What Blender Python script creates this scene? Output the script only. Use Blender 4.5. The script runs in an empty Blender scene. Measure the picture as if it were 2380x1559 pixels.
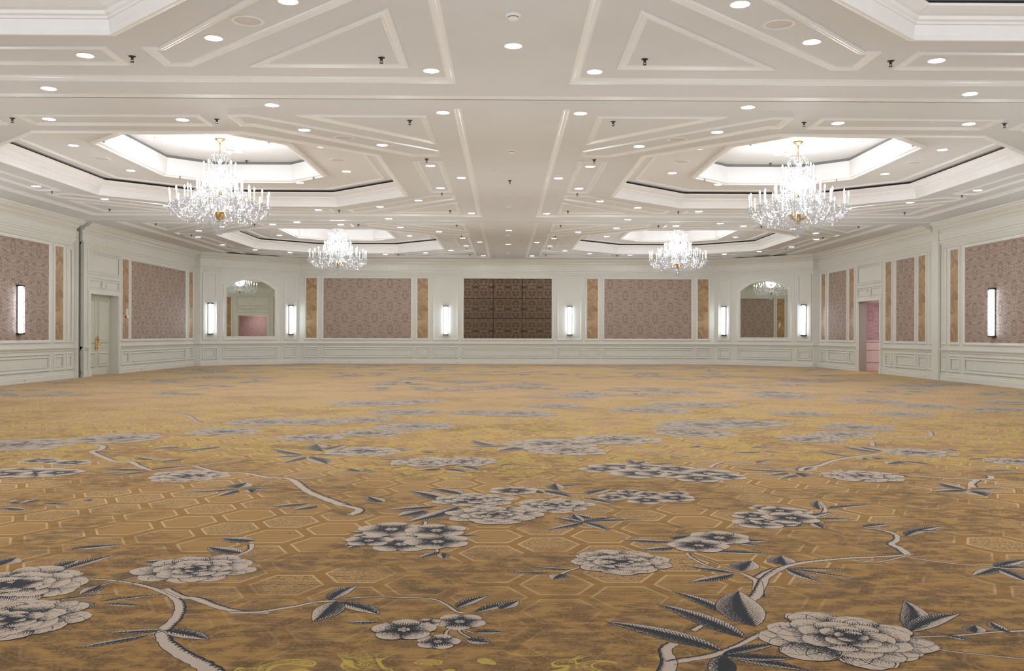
import bpy, math, random
from mathutils import Matrix, Vector

random.seed(7)
PI = math.pi
scene = bpy.context.scene
COL = scene.collection

# ------------------------------------------------------------------ camera
FPX, CX, CY = 2194.0, 1202.07, 775.85
YAW, ROLL = 0.01214, 0.002595
CAM = Vector((-0.077, 0.0, 1.235))
FWD = Vector((math.sin(YAW), math.cos(YAW), 0))
RGT = Vector((math.cos(YAW), -math.sin(YAW), 0))
UP = Vector((0, 0, 1))
cd = bpy.data.cameras.new('camera')
cam = bpy.data.objects.new('camera', cd)
COL.objects.link(cam)
cr, sr = math.cos(ROLL), math.sin(ROLL)
ax = RGT * cr + UP * sr
ay = UP * cr - RGT * sr
az = -FWD
cam.matrix_world = Matrix(((ax.x, ay.x, az.x, CAM.x), (ax.y, ay.y, az.y, CAM.y), (ax.z, ay.z, az.z, CAM.z), (0, 0, 0, 1)))
cd.sensor_fit = 'HORIZONTAL'
cd.sensor_width = 36.0
cd.lens = 36.0 * FPX / 2380
cd.shift_x = (1190 - CX) / 2380
cd.shift_y = (CY - 779.5) / 2380
cd.clip_start = 0.05
cd.clip_end = 200
scene.camera = cam


def ray(px, py):
    a, b = px - CX, py - CY
    u = a * cr + b * sr
    v = -a * sr + b * cr
    return FWD + RGT * (u / FPX) - UP * (v / FPX)


def at(px, py, z=0.0):
    """point of the horizontal plane z seen at a pixel of the photograph"""
    d = ray(px, py)
    k = (z - CAM.z) / d.z
    return CAM + d * k


# ------------------------------------------------------------------ heights
H = 3.1
ZB = CAM.z + H                 # recessed bay ceiling
ZA = CAM.z + 0.985 * H         # aisle and track strips
ZS = CAM.z + 1.110 * H         # soffit inside the octagon
ZT = CAM.z + 1.240 * H         # top of the inner octagon
YB = 38.8                      # back wall
XW = 11.85                     # side walls
YF = -1.6                      # wall behind the camera
ROWY = [(6.05 + 4.24 * (j - 1)) * H for j in range(3)]
BX = 1.853 * H                 # lateral centre of a bay
RWX, RWY = 1.63 * H, 1.912 * H  # half size of the bay recess


# ------------------------------------------------------------------ materials
def new_mat(name):
    m = bpy.data.materials.new(name)
    m.use_nodes = True
    m.node_tree.nodes.clear()
    return m


class NT:
    def __init__(self, m):
        self.t = m.node_tree
        self.n = self.t.nodes
        self.l = self.t.links

    def node(self, typ, **kw):
        nd = self.n.new(typ)
        for k, v in kw.items():
            setattr(nd, k, v)
        return nd

    def set(self, sock, v):
        if isinstance(v, bpy.types.NodeSocket):
            self.l.new(v, sock)
        elif v is not None:
            if isinstance(v, (tuple, list)) and len(v) == 3 and sock.type == 'RGBA':
                v = (*v, 1)
            sock.default_value = v

    def math(self, op, a, b=None, c=None, clamp=False):
        nd = self.node('ShaderNodeMath', operation=op, use_clamp=clamp)
        self.set(nd.inputs[0], a)
        if b is not None:
            self.set(nd.inputs[1], b)
        if c is not None:
            self.set(nd.inputs[2], c)
        return nd.outputs[0]

    def mix(self, f, a, b, blend='MIX'):
        nd = self.node('ShaderNodeMix', data_type='RGBA', blend_type=blend)
        self.set(nd.inputs[0], f)
        self.set(nd.inputs[6], a)
        self.set(nd.inputs[7], b)
        return nd.outputs[2]

    def step(self, v, lo, hi, a=0.0, b=1.0, smooth=True):
        nd = self.node('ShaderNodeMapRange', interpolation_type='SMOOTHSTEP' if smooth else 'LINEAR')
        self.set(nd.inputs[0], v)
        nd.inputs[1].default_value = lo
        nd.inputs[2].default_value = hi
        nd.inputs[3].default_value = a
        nd.inputs[4].default_value = b
        return nd.outputs[0]

    def noise(self, vec, scale, detail=3.0, rough=0.5, dist=0.0):
        nd = self.node('ShaderNodeTexNoise')
        if vec is not None:
            self.l.new(vec, nd.inputs['Vector'])
        nd.inputs['Scale'].default_value = scale
        nd.inputs['Detail'].default_value = detail
        nd.inputs['Roughness'].default_value = rough
        nd.inputs['Distortion'].default_value = dist
        return nd

    def comb(self, x=0.0, y=0.0, z=0.0):
        nd = self.node('ShaderNodeCombineXYZ')
        for i, v in enumerate((x, y, z)):
            self.set(nd.inputs[i], v)
        return nd.outputs[0]

    def sep(self, v):
        nd = self.node('ShaderNodeSeparateXYZ')
        self.l.new(v, nd.inputs[0])
        return nd.outputs

    def vmath(self, op, a, b):
        nd = self.node('ShaderNodeVectorMath', operation=op)
        self.set(nd.inputs[0], a)
        self.set(nd.inputs[1], b)
        return nd.outputs[0]

    def coord(self, which='Object'):
        return self.node('ShaderNodeTexCoord').outputs[which]

    def principled(self, color, rough=0.5, metal=0.0, spec=0.5, **kw):
        nd = self.node('ShaderNodeBsdfPrincipled')
        self.set(nd.inputs['Base Color'], color)
        self.set(nd.inputs['Roughness'], rough)
        nd.inputs['Metallic'].default_value = metal
        nd.inputs['Specular IOR Level'].default_value = spec
        for k, v in kw.items():
            self.set(nd.inputs[k], v)
        return nd

    def out(self, shader):
        o = self.node('ShaderNodeOutputMaterial')
        self.l.new(shader, o.inputs[0])


def plain(name, color, rough=0.5, metal=0.0, spec=0.5, vary=0.03, scale=6.0):
    """painted or metal surface with a slight procedural unevenness"""
    m = new_mat(name)
    t = NT(m)
    n = t.noise(t.coord('Object'), scale, 3.0)
    c = t.mix(t.step(n.outputs[0], 0.3, 0.7), tuple(v * (1 - vary) for v in color), tuple(min(1, v * (1 + vary)) for v in color))
    t.out(t.principled(c, rough, metal, spec).outputs[0])
    return m


def emit(name, color, strength):
    m = new_mat(name)
    t = NT(m)
    e = t.node('ShaderNodeEmission')
    e.inputs[0].default_value = (*color, 1)
    e.inputs[1].default_value = strength
    t.out(e.outputs[0])
    return m


M = {}
M['ceiling'] = plain('ceiling_paint', (0.645, 0.655, 0.665), 0.55, spec=0.35, vary=0.015, scale=1.5)
M['ceiling_trim'] = plain('ceiling_trim_paint', (0.81, 0.82, 0.83), 0.30, spec=0.5, vary=0.01)
M['coffer'] = plain('coffer_paint', (0.87, 0.87, 0.87), 0.45, spec=0.4, vary=0.01)
M['wall'] = plain('wall_paint', (0.70, 0.705, 0.66), 0.5, spec=0.35, vary=0.012, scale=2.0)
M['trim'] = plain('trim_paint', (0.74, 0.745, 0.70), 0.32, spec=0.5, vary=0.012)
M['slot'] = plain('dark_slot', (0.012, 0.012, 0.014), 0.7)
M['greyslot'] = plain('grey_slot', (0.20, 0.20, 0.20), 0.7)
M['brass'] = plain('brass', (0.78, 0.55, 0.20), 0.22, 1.0, vary=0.06)
M['chrome'] = plain('chrome', (0.55, 0.55, 0.56), 0.15, 1.0)
M['darkmetal'] = plain('dark_metal', (0.05, 0.048, 0.045), 0.4, 0.6)
M['plastic'] = plain('white_plastic', (0.80, 0.80, 0.79), 0.4)
M['grille'] = plain('grille_cloth', (0.60, 0.57, 0.55), 0.6)
M['candle'] = plain('candle_tube', (0.92, 0.92, 0.90), 0.35)
M['red'] = plain('red_lens', (0.55, 0.05, 0.04), 0.3)
M['lamp'] = emit('downlight_lens', (0.97, 0.985, 1.0), 110.0)
M['bulb'] = emit('bulb_glow', (1.0, 0.98, 0.95), 60.0)
M['sconce'] = emit('sconce_tube_glow', (0.86, 0.92, 1.0), 18.0)


def glassy(name, tint, gl=0.35, tr=0.35, em=0.0, dif=1.0):
    """cut crystal: bright facets, partly see-through, em adds a glow of its own"""
    m = new_mat(name)
    t = NT(m)
    g = t.node('ShaderNodeBsdfGlossy')
    g.inputs['Color'].default_value = (*tint, 1)
    g.inputs['Roughness'].default_value = 0.08
    p = t.node('ShaderNodeBsdfTransparent')
    p.inputs[0].default_value = (0.97, 0.97, 0.97, 1)
    d = t.node('ShaderNodeBsdfTranslucent')
    d.inputs[0].default_value = tuple(v * dif for v in tint) + (1,)
    df = t.node('ShaderNodeBsdfDiffuse')
    df.inputs[0].default_value = tuple(v * dif for v in tint) + (1,)
    a0 = t.node('ShaderNodeAddShader')
    mx0 = t.node('ShaderNodeMixShader')
    mx0.inputs[0].default_value = 0.5
    t.l.new(d.outputs[0], mx0.inputs[1])
    t.l.new(df.outputs[0], mx0.inputs[2])
    mx1 = t.node('ShaderNodeMixShader')
    mx1.inputs[0].default_value = gl
    t.l.new(mx0.outputs[0], mx1.inputs[1])
    t.l.new(g.outputs[0], mx1.inputs[2])
    mx2 = t.node('ShaderNodeMixShader')
    geo = t.node('ShaderNodeObjectInfo')
    n = t.noise(t.coord('Object'), 60.0, 1.0)
    t.set(mx2.inputs[0], t.step(n.outputs[0], 0.35, 0.65, tr * 0.3, min(1, tr * 1.7)))
    t.l.new(mx1.outputs[0], mx2.inputs[1])
    t.l.new(p.outputs[0], mx2.inputs[2])
    if em > 0:
        e = t.node('ShaderNodeEmission')
        e.inputs[0].default_value = (1, 1, 1, 1)
        e.inputs[1].default_value = em
        t.l.new(mx2.outputs[0], a0.inputs[0])
        t.l.new(e.outputs[0], a0.inputs[1])
        t.out(a0.outputs[0])
    else:
        t.out(mx2.outputs[0])
    return m


M['crystal'] = glassy('cut_crystal', (0.96, 0.97, 1.0), 0.50, 0.46, 0.07, 0.26)  # faint emission added to the crystal, standing in for bulb light
M['rod'] = glassy('glass_rod', (0.95, 0.97, 1.0), 0.3, 0.7)
M['jewel'] = glassy('opal_glass', (0.96, 0.96, 0.96), 0.1, 0.05, 0.1)


def damask(name, base, light, rough=0.6, scale=1.0):
    """woven scroll damask, mirrored about vertical axes and repeated"""
    m = new_mat(name)
    t = NT(m)
    s = t.sep(t.coord('Object'))
    P = 0.62 * scale
    u = t.math('PINGPONG', s[0], P / 2)
    v0 = t.math('DIVIDE', s[0], P)
    half = t.math('MULTIPLY', t.math('MODULO', t.math('FLOOR', t.math('ADD', v0, 100.0)), 2.0), 0.47 * scale)
    v = t.math('ADD', s[2], half)
    vv = t.math('PINGPONG', v, 0.94 * scale / 2)
    p = t.comb(u, vv, 0.0)
    warp = t.noise(p, 9.0 / scale, 2.0, 0.5)
    scl = t.node('ShaderNodeVectorMath', operation='SCALE')
    t.l.new(warp.outputs[1], scl.inputs[0])
    scl.inputs['Scale'].default_value = 0.16 * scale
    p2 = t.vmath('ADD', p, scl.outputs[0])
    n = t.noise(p2, 26.0 / scale, 1.0, 0.4, 0.6)
    band = t.math('ABSOLUTE', t.math('SUBTRACT', n.outputs[0], 0.5))
    f1 = t.step(band, 0.035, 0.06, 1.0, 0.0)
    n2 = t.noise(p2, 17.0 / scale, 1.0)
    f2 = t.step(n2.outputs[0], 0.56, 0.60)
    f = t.math('MAXIMUM', f1, t.math('MULTIPLY', f2, 0.75))
    w = t.noise(t.coord('Object'), 260.0, 1.0)
    f = t.math('MULTIPLY', f, t.step(w.outputs[0], 0.25, 0.6, 0.7, 1.0))
    c = t.mix(f, base, light)
    r = t.step(f, 0, 1, rough + 0.1, rough - 0.15)
    t.out(t.principled(c, r, 0.0, 0.4).outputs[0])
    return m


M['damask'] = damask('damask_fabric', (0.255, 0.185, 0.152), (0.52, 0.42, 0.36))
M['damask_pink'] = damask('damask_fabric_rose', (0.36, 0.25, 0.265), (0.55, 0.42, 0.43))


def marquetry():
    """sunburst veneer: wedges of straw grain fanning from the tile corners"""
    m = new_mat('straw_marquetry')
    t = NT(m)
    s = t.sep(t.coord('Object'))
    P = 0.36
    a = t.math('DIVIDE', t.math('ADD', s[0], 50.0), P)
    b = t.math('DIVIDE', t.math('ADD', s[2], 0.0), P)
    ia, ib = t.math('FLOOR', a), t.math('FLOOR', b)
    fa, fb = t.math('SUBTRACT', a, ia), t.math('SUBTRACT', b, ib)
    chk = t.math('MODULO', t.math('ADD', ia, ib), 2.0)
    fx = t.math('ABSOLUTE', t.math('SUBTRACT', chk, fa))
    ang = t.math('ARCTAN2', fb, t.math('ADD', fx, 0.001))
    w = t.math('FLOOR', t.math('MULTIPLY', ang, 5 / (PI / 2)))
    wn = t.node('ShaderNodeTexWhiteNoise', noise_dimensions='3D')
    t.l.new(t.comb(w, ia, ib), wn.inputs[0])
    grain = t.noise(t.comb(t.math('MULTIPLY', ang, 40.0), ib, ia), 1.5, 2.0)
    tone = t.math('ADD', t.math('MULTIPLY', wn.outputs[0], 0.75), t.math('MULTIPLY', grain.outputs[0], 0.3))
    c = t.mix(tone, (0.25, 0.145, 0.065), (0.52, 0.36, 0.20))
    t.out(t.principled(c, 0.36, 0.0, 0.5).outputs[0])
    return m


M['wood'] = marquetry()


def bronze():
    """bronze mirror glass with an etched damask"""
    m = new_mat('bronze_mirror_glass')
    t = NT(m)
    s = t.sep(t.coord('Object'))
    P = 0.66
    u = t.math('PINGPONG', s[0], P / 2)
    v = t.math('PINGPONG', s[2], 0.45)
    p = t.comb(u, v, 0.0)
    w = t.noise(p, 7.0, 2.0)
    scl = t.node('ShaderNodeVectorMath', operation='SCALE')
    t.l.new(w.outputs[1], scl.inputs[0])
    scl.inputs['Scale'].default_value = 0.2
    p2 = t.vmath('ADD', p, scl.outputs[0])
    n = t.noise(p2, 12.0, 1.0, 0.4, 0.5)
    band = t.math('ABSOLUTE', t.math('SUBTRACT', n.outputs[0], 0.5))
    f = t.math('MAXIMUM', t.step(band, 0.03, 0.05, 1.0, 0.0), t.step(n.outputs[0], 0.62, 0.65))
    g = t.node('ShaderNodeBsdfGlossy')
    t.set(g.inputs['Color'], t.mix(f, (0.24, 0.18, 0.13), (0.08, 0.06, 0.05)))
    t.set(g.inputs['Roughness'], t.step(f, 0, 1, 0.05, 0.22))
    d = t.node('ShaderNodeBsdfDiffuse')
    t.set(d.inputs[0], t.mix(f, (0.26, 0.185, 0.130), (0.075, 0.050, 0.040)))
    mx = t.node('ShaderNodeMixShader')
    mx.inputs[0].default_value = 0.55
    t.l.new(d.outputs[0], mx.inputs[1])
    t.l.new(g.outputs[0], mx.inputs[2])
    t.out(mx.outputs[0])
    return m


M['bronze'] = bronze()
m = new_mat('mirror_glass')
t = NT(m)
g = t.node('ShaderNodeBsdfGlossy')
g.inputs['Color'].default_value = (0.66, 0.68, 0.60, 1)
g.inputs['Roughness'].default_value = 0.0
t.out(g.outputs[0])
M['mirror'] = m


# ------------------------------------------------------------------ mesh helpers
class MB:
    """collects faces and links them as ONE mesh object"""

    def __init__(self):
        self.v, self.f, self.mi = [], [], []

    def add(self, verts, faces, mi=0):
        o = len(self.v)
        self.v += [tuple(p) for p in verts]
        self.f += [tuple(i + o for i in fc) for fc in faces]
        self.mi += [mi] * len(faces)

    def quad(self, a, b, c, d, mi=0):
        self.add((a, b, c, d), ((0, 1, 2, 3),), mi)

    def box(self, x0, x1, y0, y1, z0, z1, mi=0):
        self.add([(x0, y0, z0), (x1, y0, z0), (x1, y1, z0), (x0, y1, z0), (x0, y0, z1), (x1, y0, z1), (x1, y1, z1), (x0, y1, z1)],
                 [(0, 3, 2, 1), (4, 5, 6, 7), (0, 1, 5, 4), (1, 2, 6, 5), (2, 3, 7, 6), (3, 0, 4, 7)], mi)

    def loops(self, rings, close=True, mi=0, cap0=False, cap1=False):
        n = len(rings[0])
        vs = [p for r in rings for p in r]
        fs = []
        for i in range(len(rings) - 1):
            for k in range(n if close else n - 1):
                k2 = (k + 1) % n
                fs.append((i * n + k, i * n + k2, (i + 1) * n + k2, (i + 1) * n + k))
        if cap0:
            fs.append(tuple(range(n - 1, -1, -1)))
        if cap1:
            fs.append(tuple((len(rings) - 1) * n + k for k in range(n)))
        self.add(vs, fs, mi)

    def lathe(self, prof, seg=16, cx=0, cy=0, mi=0, cap0=False, cap1=False):
        rings = [[(cx + r * math.cos(2 * PI * k / seg), cy + r * math.sin(2 * PI * k / seg), z) for k in range(seg)] for r, z in prof]
        self.loops(rings, True, mi, cap0, cap1)

    def tube(self, pts, rad, seg=6, mi=0, cap=True):
        pts = [Vector(p) for p in pts]
        rings = []
        n = len(pts)
        for i, p in enumerate(pts):
            d = (pts[min(i + 1, n - 1)] - pts[max(i - 1, 0)]).normalized()
            a = d.cross(Vector((0, 0, 1)))
            if a.length < 1e-4:
                a = d.cross(Vector((1, 0, 0)))
            a.normalize()
            b = d.cross(a)
            r = rad[i] if isinstance(rad, (list, tuple)) else rad
            rings.append([p + a * (r * math.cos(2 * PI * k / seg)) + b * (r * math.sin(2 * PI * k / seg)) for k in range(seg)])
        self.loops(rings, True, mi, cap, cap)

    def gem(self, c, r, up, dn, seg=5, a0=0.0, mi=0):
        """faceted drop: a bipyramid"""
        cx, cy, cz = c
        vs = [(cx, cy, cz + up)] + [(cx + r * math.cos(a0 + 2 * PI * k / seg), cy + r * math.sin(a0 + 2 * PI * k / seg), cz) for k in range(seg)] + [(cx, cy, cz - dn)]
        fs = []
        for k in range(seg):
            k2 = (k + 1) % seg
            fs += [(0, 1 + k, 1 + k2), (seg + 1, 1 + k2, 1 + k)]
        self.add(vs, fs, mi)

    def build(self, name, mats, parent=None, smooth=False):
        me = bpy.data.meshes.new(name)
        me.from_pydata(self.v, [], self.f)
        if not isinstance(mats, (list, tuple)):
            mats = [mats]
        for mm in mats:
            me.materials.append(mm)
        if len(mats) > 1:
            me.polygons.foreach_set('material_index', self.mi)
        if smooth:
            me.polygons.foreach_set('use_smooth', [True] * len(me.polygons))
        me.update()
        o = bpy.data.objects.new(name, me)
        COL.objects.link(o)
        if parent is not None:
            o.parent = parent
        return o


def tag(o, label=None, cat=None, group=None, kind=None):
    if label:
        o['label'] = label
    if cat:
        o['category'] = cat
    if group:
        o['group'] = group
    if kind:
        o['kind'] = kind
    return o


def struct(name, mb, mats, **kw):
    o = mb.build(name, mats, **kw)
    o['kind'] = 'structure'
    return o


def empty(name, label, cat, group=None, loc=(0, 0, 0), rz=0.0):
    o = bpy.data.objects.new(name, None)
    o.empty_display_size = 0.1
    COL.objects.link(o)
    o.location = loc
    o.rotation_euler = (0, 0, rz)
    tag(o, label, cat, group)
    return o


def copy_tree(o, parent=None):
    c = o.copy()
    COL.objects.link(c)
    c.parent = parent
    for ch in list(o.children):
        copy_tree(ch, c)
    return c


def offset_poly(pts, o):
    """inward mitre offset of a counter-clockwise polygon"""
    n = len(pts)
    out = []
    for i in range(n):
        a, b, c = Vector(pts[i - 1]), Vector(pts[i]), Vector(pts[(i + 1) % n])
        d1, d2 = (b - a).normalized(), (c - b).normalized()
        n1, n2 = Vector((-d1.y, d1.x)), Vector((-d2.y, d2.x))
        k = n1 + n2
        k = k / max(0.25, k.length_squared) * 2
        out.append(b + k * o)
    return out


def ccw(pts):
    a = sum(pts[i - 1][0] * pts[i][1] - pts[i][0] * pts[i - 1][1] for i in range(len(pts)))
    return list(pts) if a > 0 else list(pts)[::-1]


# ------------------------------------------------------------------ ceiling
def octagon(cx, cy, hx, sx, hy, sy):
    return [(cx + a * H, cy + b * H) for a, b in ((hx, -sy), (hx, sy), (sx, hy), (-sx, hy), (-hx, sy), (-hx, -sy), (-sx, -hy), (sx, -hy))]


def sweep(mb, poly, prof, z0, mi=0):
    """sweep a profile of (inward offset, height) round a closed polygon; heights count up from z0"""
    poly = ccw(poly)
    rings = []
    for o, h in prof:
        rings.append([(p[0], p[1], z0 + h) for p in offset_poly(poly, o)])
    mb.loops(rings, True, mi)


cm = MB()
bays = [(s, j) for j in range(3) for s in (-1, 1)]
rects = [(s * BX, ROWY[j]) for s, j in bays]
xs = sorted({-12.3, 12.3} | {c + k * RWX for c in (-BX, BX) for k in (-1, 1)})
ys = sorted({YF - 0.1, YB + 0.1} | {c + k * RWY for c in ROWY for k in (-1, 1)})
for i in range(len(xs) - 1):
    for j in range(len(ys) - 1):
        mx, my = (xs[i] + xs[i + 1]) / 2, (ys[j] + ys[j + 1]) / 2
        if any(abs(mx - c[0]) < RWX and abs(my - c[1]) < RWY for c in rects):
            continue
        cm.quad((xs[i], ys[j], ZA), (xs[i], ys[j + 1], ZA), (xs[i + 1], ys[j + 1], ZA), (xs[i + 1], ys[j], ZA))
LIP = [(0, 0), (0.002, 0.010), (0.035, 0.012), (0.05, 0.026), (0.09, 0.030), (0.105, 0.042), (0.12, ZB - ZA)]
OCTW = [(-0.08, 0), (-0.075, -0.022), (-0.03, -0.034), (0, -0.034), (0, 0.0), (0.0, 0.02), (0.012, 0.12), (0.03, 0.125), (0.03, 0.15), (0.055, 0.165),
        (0.06, 0.2), (0.10, 0.215), (0.14, 0.24), (0.175, 0.265), (0.18, 0.285), (0.18, 0.292), (0.10, 0.294)]
INW = [(0, 0), (0, -0.03), (0.04, -0.055), (0.085, -0.055), (0.10, -0.025), (0.135, -0.02), (0.15, 0.0), (0.155, 0.08), (0.16, 0.345), (0.14, 0.347)]
MOLD = [(0, 0), (0.004, -0.016), (0.03, -0.03), (0.055, -0.02), (0.07, -0.024), (0.10, -0.012), (0.112, 0)]
for s, j in bays:
    cx, cy = s * BX, ROWY[j]
    rc = ccw([(cx - RWX, cy - RWY), (cx + RWX, cy - RWY), (cx + RWX, cy + RWY), (cx - RWX, cy + RWY)])
    ri = [(p[0], p[1], ZB) for p in offset_poly(rc, 0.12)]
    oc = octagon(cx, cy, 1.096, 0.510, 1.340, 0.767)
    oo = [(p[0], p[1], ZB) for p in offset_poly(oc, -0.08)]
    r0, r1, r2, r3 = ri          # (-,-) (+,-) (+,+) (-,+)
    for fc in ((r1, r2, oo[1], oo[0]), (r2, r3, oo[3], oo[2]), (r3, r0, oo[5], oo[4]), (r0, r1, oo[7], oo[6])):
        cm.add(fc, ((0, 1, 2, 3),))
    for fc in ((r2, oo[2], oo[1]), (r3, oo[4], oo[3]), (r0, oo[6], oo[5]), (r1, oo[0], oo[7])):
        cm.add(fc, ((0, 1, 2),))
    sweep(cm, rc, LIP, ZA, 4)
    sweep(cm, oc, OCTW, ZB, 1)
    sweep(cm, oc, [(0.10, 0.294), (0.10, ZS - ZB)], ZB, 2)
    ic = octagon(cx, cy, 0.58, 0.29, 0.857, 0.565)
    cm.loops([[(p[0], p[1], ZS) for p in offset_poly(ccw(oc), 0.02)], [(p[0], p[1], ZS) for p in ccw(ic)]], True, 5)
    sweep(cm, ic, INW, ZS, 1)
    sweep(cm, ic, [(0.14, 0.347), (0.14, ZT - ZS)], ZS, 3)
    cm.add([(p[0], p[1], ZT) for p in offset_poly(ccw(ic), 0.1)], (tuple(range(8)),), 5)
M['soffit'] = plain('soffit_paint', (0.72, 0.72, 0.715), 0.5, vary=0.01)
ceiling = struct('ceiling', cm, [M['ceiling'], M['coffer'], M['slot'], M['greyslot'], M['ceiling_trim'], M['soffit']])
ceiling['label'] = 'white panelled ballroom ceiling with octagonal coffers'

n_trim = 1
for s, j in bays:
    cx, cy = s * BX, ROWY[j]
    tm = MB()
    polys = []
    for k in (-1, 1):
        polys.append([(k * 1.284, -0.6), (k * 1.463, -0.6), (k * 1.463, 0.6), (k * 1.284, 0.6)])
        polys.append([(-0.43, k * 1.497), (0.43, k * 1.497), (0.43, k * 1.717), (-0.43, k * 1.717)])
        for q in (-1, 1):
            polys.append([(k * a, q * b) for a, b in ((1.287, 0.755), (1.466, 0.755), (1.466, 0.92), (0.66, 1.728), (0.553, 1.728), (0.553, 1.50), (0.61, 1.50))])
            polys.append([(k * a, q * b) for a, b in ((1.466, 1.082), (1.464, 1.731), (0.86, 1.731))])
    for p in polys:
        sweep(tm, [(cx + a * H, cy + b * H) for a, b in p], MOLD, ZB)
    oc = octagon(cx, cy, 1.096, 0.510, 1.340, 0.767)
    sweep(tm, oc, [(0.40, 0), (0.405, -0.018), (0.44, -0.028), (0.455, -0.018), (0.475, -0.02), (0.49, 0)], ZS)
    struct('trim_%d' % n_trim, tm, M['ceiling_trim'])
    n_trim += 1

# partition tracks across the ceiling
TRACKY = [at(1190, 231.3, ZA).y, at(1190, 514.2, ZA).y]
for ty in TRACKY:
    tm = MB()
    tm.box(-12.0, 12.0, ty - 0.20, ty - 0.02, ZA - 0.006, ZA + 0.01)
    tm.box(-12.0, 12.0, ty + 0.02, ty + 0.035, ZA - 0.005, ZA + 0.01)
    tm.box(-12.0, 12.0, ty - 0.02, ty + 0.02, ZA - 0.002, ZA + 0.01, 1)
    struct('trim_%d' % n_trim, tm, [M['ceiling_trim'], M['greyslot']])
    n_trim += 1


# ------------------------------------------------------------------ small ceiling fittings
def bay_point(s, j, dx, dy, z):
    return Vector((s * (BX - dx * H), ROWY[j] + dy * H, z))


SIDE = {-1: 'left', 1: 'right'}
ROWN = ['front', 'middle', 'far']


def pixel(p):
    d = Vector(p) - CAM
    w = d.dot(FWD)
    if w < 0.3:
        return None
    u, v = FPX * d.dot(RGT) / w, -FPX * d.z / w
    return CX + u * cr - v * sr, CY + u * sr + v * cr


def in_view(p, m=22):
    """leave out what the photograph shows nothing of"""
    q = pixel(p)
    return q is not None and -m < q[0] < 2380 + m and -m < q[1] < 1559 + m


def clear_of_lip(s, j, p):
    """the bay lip hides what lies high up behind its near edge"""
    ye = ROWY[j] - RWY
    if ye < 0.5 or p.z <= ZA + 0.001:
        return True
    k = (ye - CAM.y) / (p.y - CAM.y)
    return CAM.z + (p.z - CAM.z) * k < ZA - 0.03


def make_downlight():
    e = empty('recessed_downlight', '', 'downlight')
    a = MB()
    a.lathe([(0.103, 0.0), (0.103, -0.006), (0.096, -0.009), (0.087, -0.006), (0.087, 0.0)], 20)
    a.build('trim_ring', M['plastic'], e, True)
    b = MB()
    b.lathe([(0.087, -0.003), (0.0005, -0.0035)], 20)
    b.build('lens', M['lamp'], e)
    return e


def make_sprinkler():
    e = empty('fire_sprinkler', '', 'sprinkler')
    a = MB()
    a.lathe([(0.038, 0.0), (0.038, -0.006), (0.018, -0.010), (0.014, -0.03), (0.014, -0.038), (0.0005, -0.039)], 12)
    a.build('escutcheon', M['darkmetal'], e, True)
    b = MB()
    b.tube([(-0.012, 0, -0.034), (-0.016, 0, -0.05), (0, 0, -0.062)], 0.004, 5)
    b.tube([(0.012, 0, -0.034), (0.016, 0, -0.05), (0, 0, -0.062)], 0.004, 5)
    b.build('frame_arms', M['darkmetal'], e)
    c = MB()
    c.lathe([(0.0005, -0.062), (0.022, -0.063), (0.024, -0.066), (0.0005, -0.067)], 12)
    c.build('deflector', M['darkmetal'], e)
    return e


def make_speaker():
    e = empty('ceiling_speaker', '', 'speaker')
    a = MB()
    a.lathe([(0.165, 0.0), (0.165, -0.005), (0.155, -0.009), (0.135, -0.010), (0.130, -0.006)], 28)
    a.build('rim', M['plastic'], e, True)
    b = MB()
    b.lathe([(0.131, -0.006), (0.07, -0.009), (0.0005, -0.010)], 28)
    b.build('grille', M['grille'], e, True)
    return e


def make_smoke_detector():
    e = empty('smoke_detector', '', 'smoke detector')
    a = MB()
    a.lathe([(0.075, 0.0), (0.075, -0.012), (0.068, -0.022), (0.05, -0.024)], 24)
    a.build('base', M['plastic'], e, True)
    b = MB()
    b.lathe([(0.048, -0.024), (0.048, -0.032)], 24)
    b.build('vent_slots', M['darkmetal'], e)
    c = MB()
    c.lathe([(0.05, -0.031), (0.05, -0.040), (0.04, -0.05), (0.0005, -0.053)], 24)
    c.build('sensor_cap', M['plastic'], e, True)
    return e


def make_opal():
    e = empty('opal_beacon', '', 'ceiling fitting')
    a = MB()
    a.lathe([(0.05, 0.0), (0.05, -0.012), (0.03, -0.02)], 16)
    a.build('base', M['plastic'], e, True)
    b = MB()
    b.lathe([(0.03, -0.02), (0.068, -0.03), (0.066, -0.05), (0.035, -0.085), (0.02, -0.105), (0.0005, -0.11)], 16)
    b.build('shade', M['jewel'], e, True)
    return e


PROTO = {}


def put(kind, maker, loc, label, group):
    if kind not in PROTO:
        o = PROTO[kind] = maker()
    else:
        o = copy_tree(PROTO[kind])
    o.location = loc
    o['label'] = label
    o['group'] = group
    return o


def fb(v, a='nearer', b='farther'):
    return a if v < 0 else b


# downlights of the coffered bays
SPOTS = []
for sx_ in (-1, 1):
    side = 'aisle side' if sx_ > 0 else 'wall side'
    for sy_ in (-1, 1):
        SPOTS.append((sx_ * 1.377, sy_ * 0.4275, 'B', '%s end of the long %s panel' % (fb(sy_), side)))
        SPOTS.append((sx_ * 1.171, sy_ * 1.038, 'B', 'diagonal panel, %s %s, outer end' % (fb(sy_, 'near', 'far'), side)))
        SPOTS.append((sx_ * 0.836, sy_ * 1.40, 'B', 'diagonal panel, %s %s, inner end' % (fb(sy_, 'near', 'far'), side)))
        SPOTS.append((sx_ * 0.311, sy_ * 1.609, 'B', '%s cross panel, end on the %s' % (fb(sy_, 'near', 'far'), side)))
        SPOTS.append((sx_ * 0.735, sy_ * 0.4275, 'S', 'octagon soffit, %s side edge, %s light' % (side.split()[0], fb(sy_))))
        SPOTS.append((sx_ * 0.308, sy_ * 0.923, 'S', 'octagon soffit, %s edge, light on the %s' % (fb(sy_, 'near', 'far'), side)))
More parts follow.
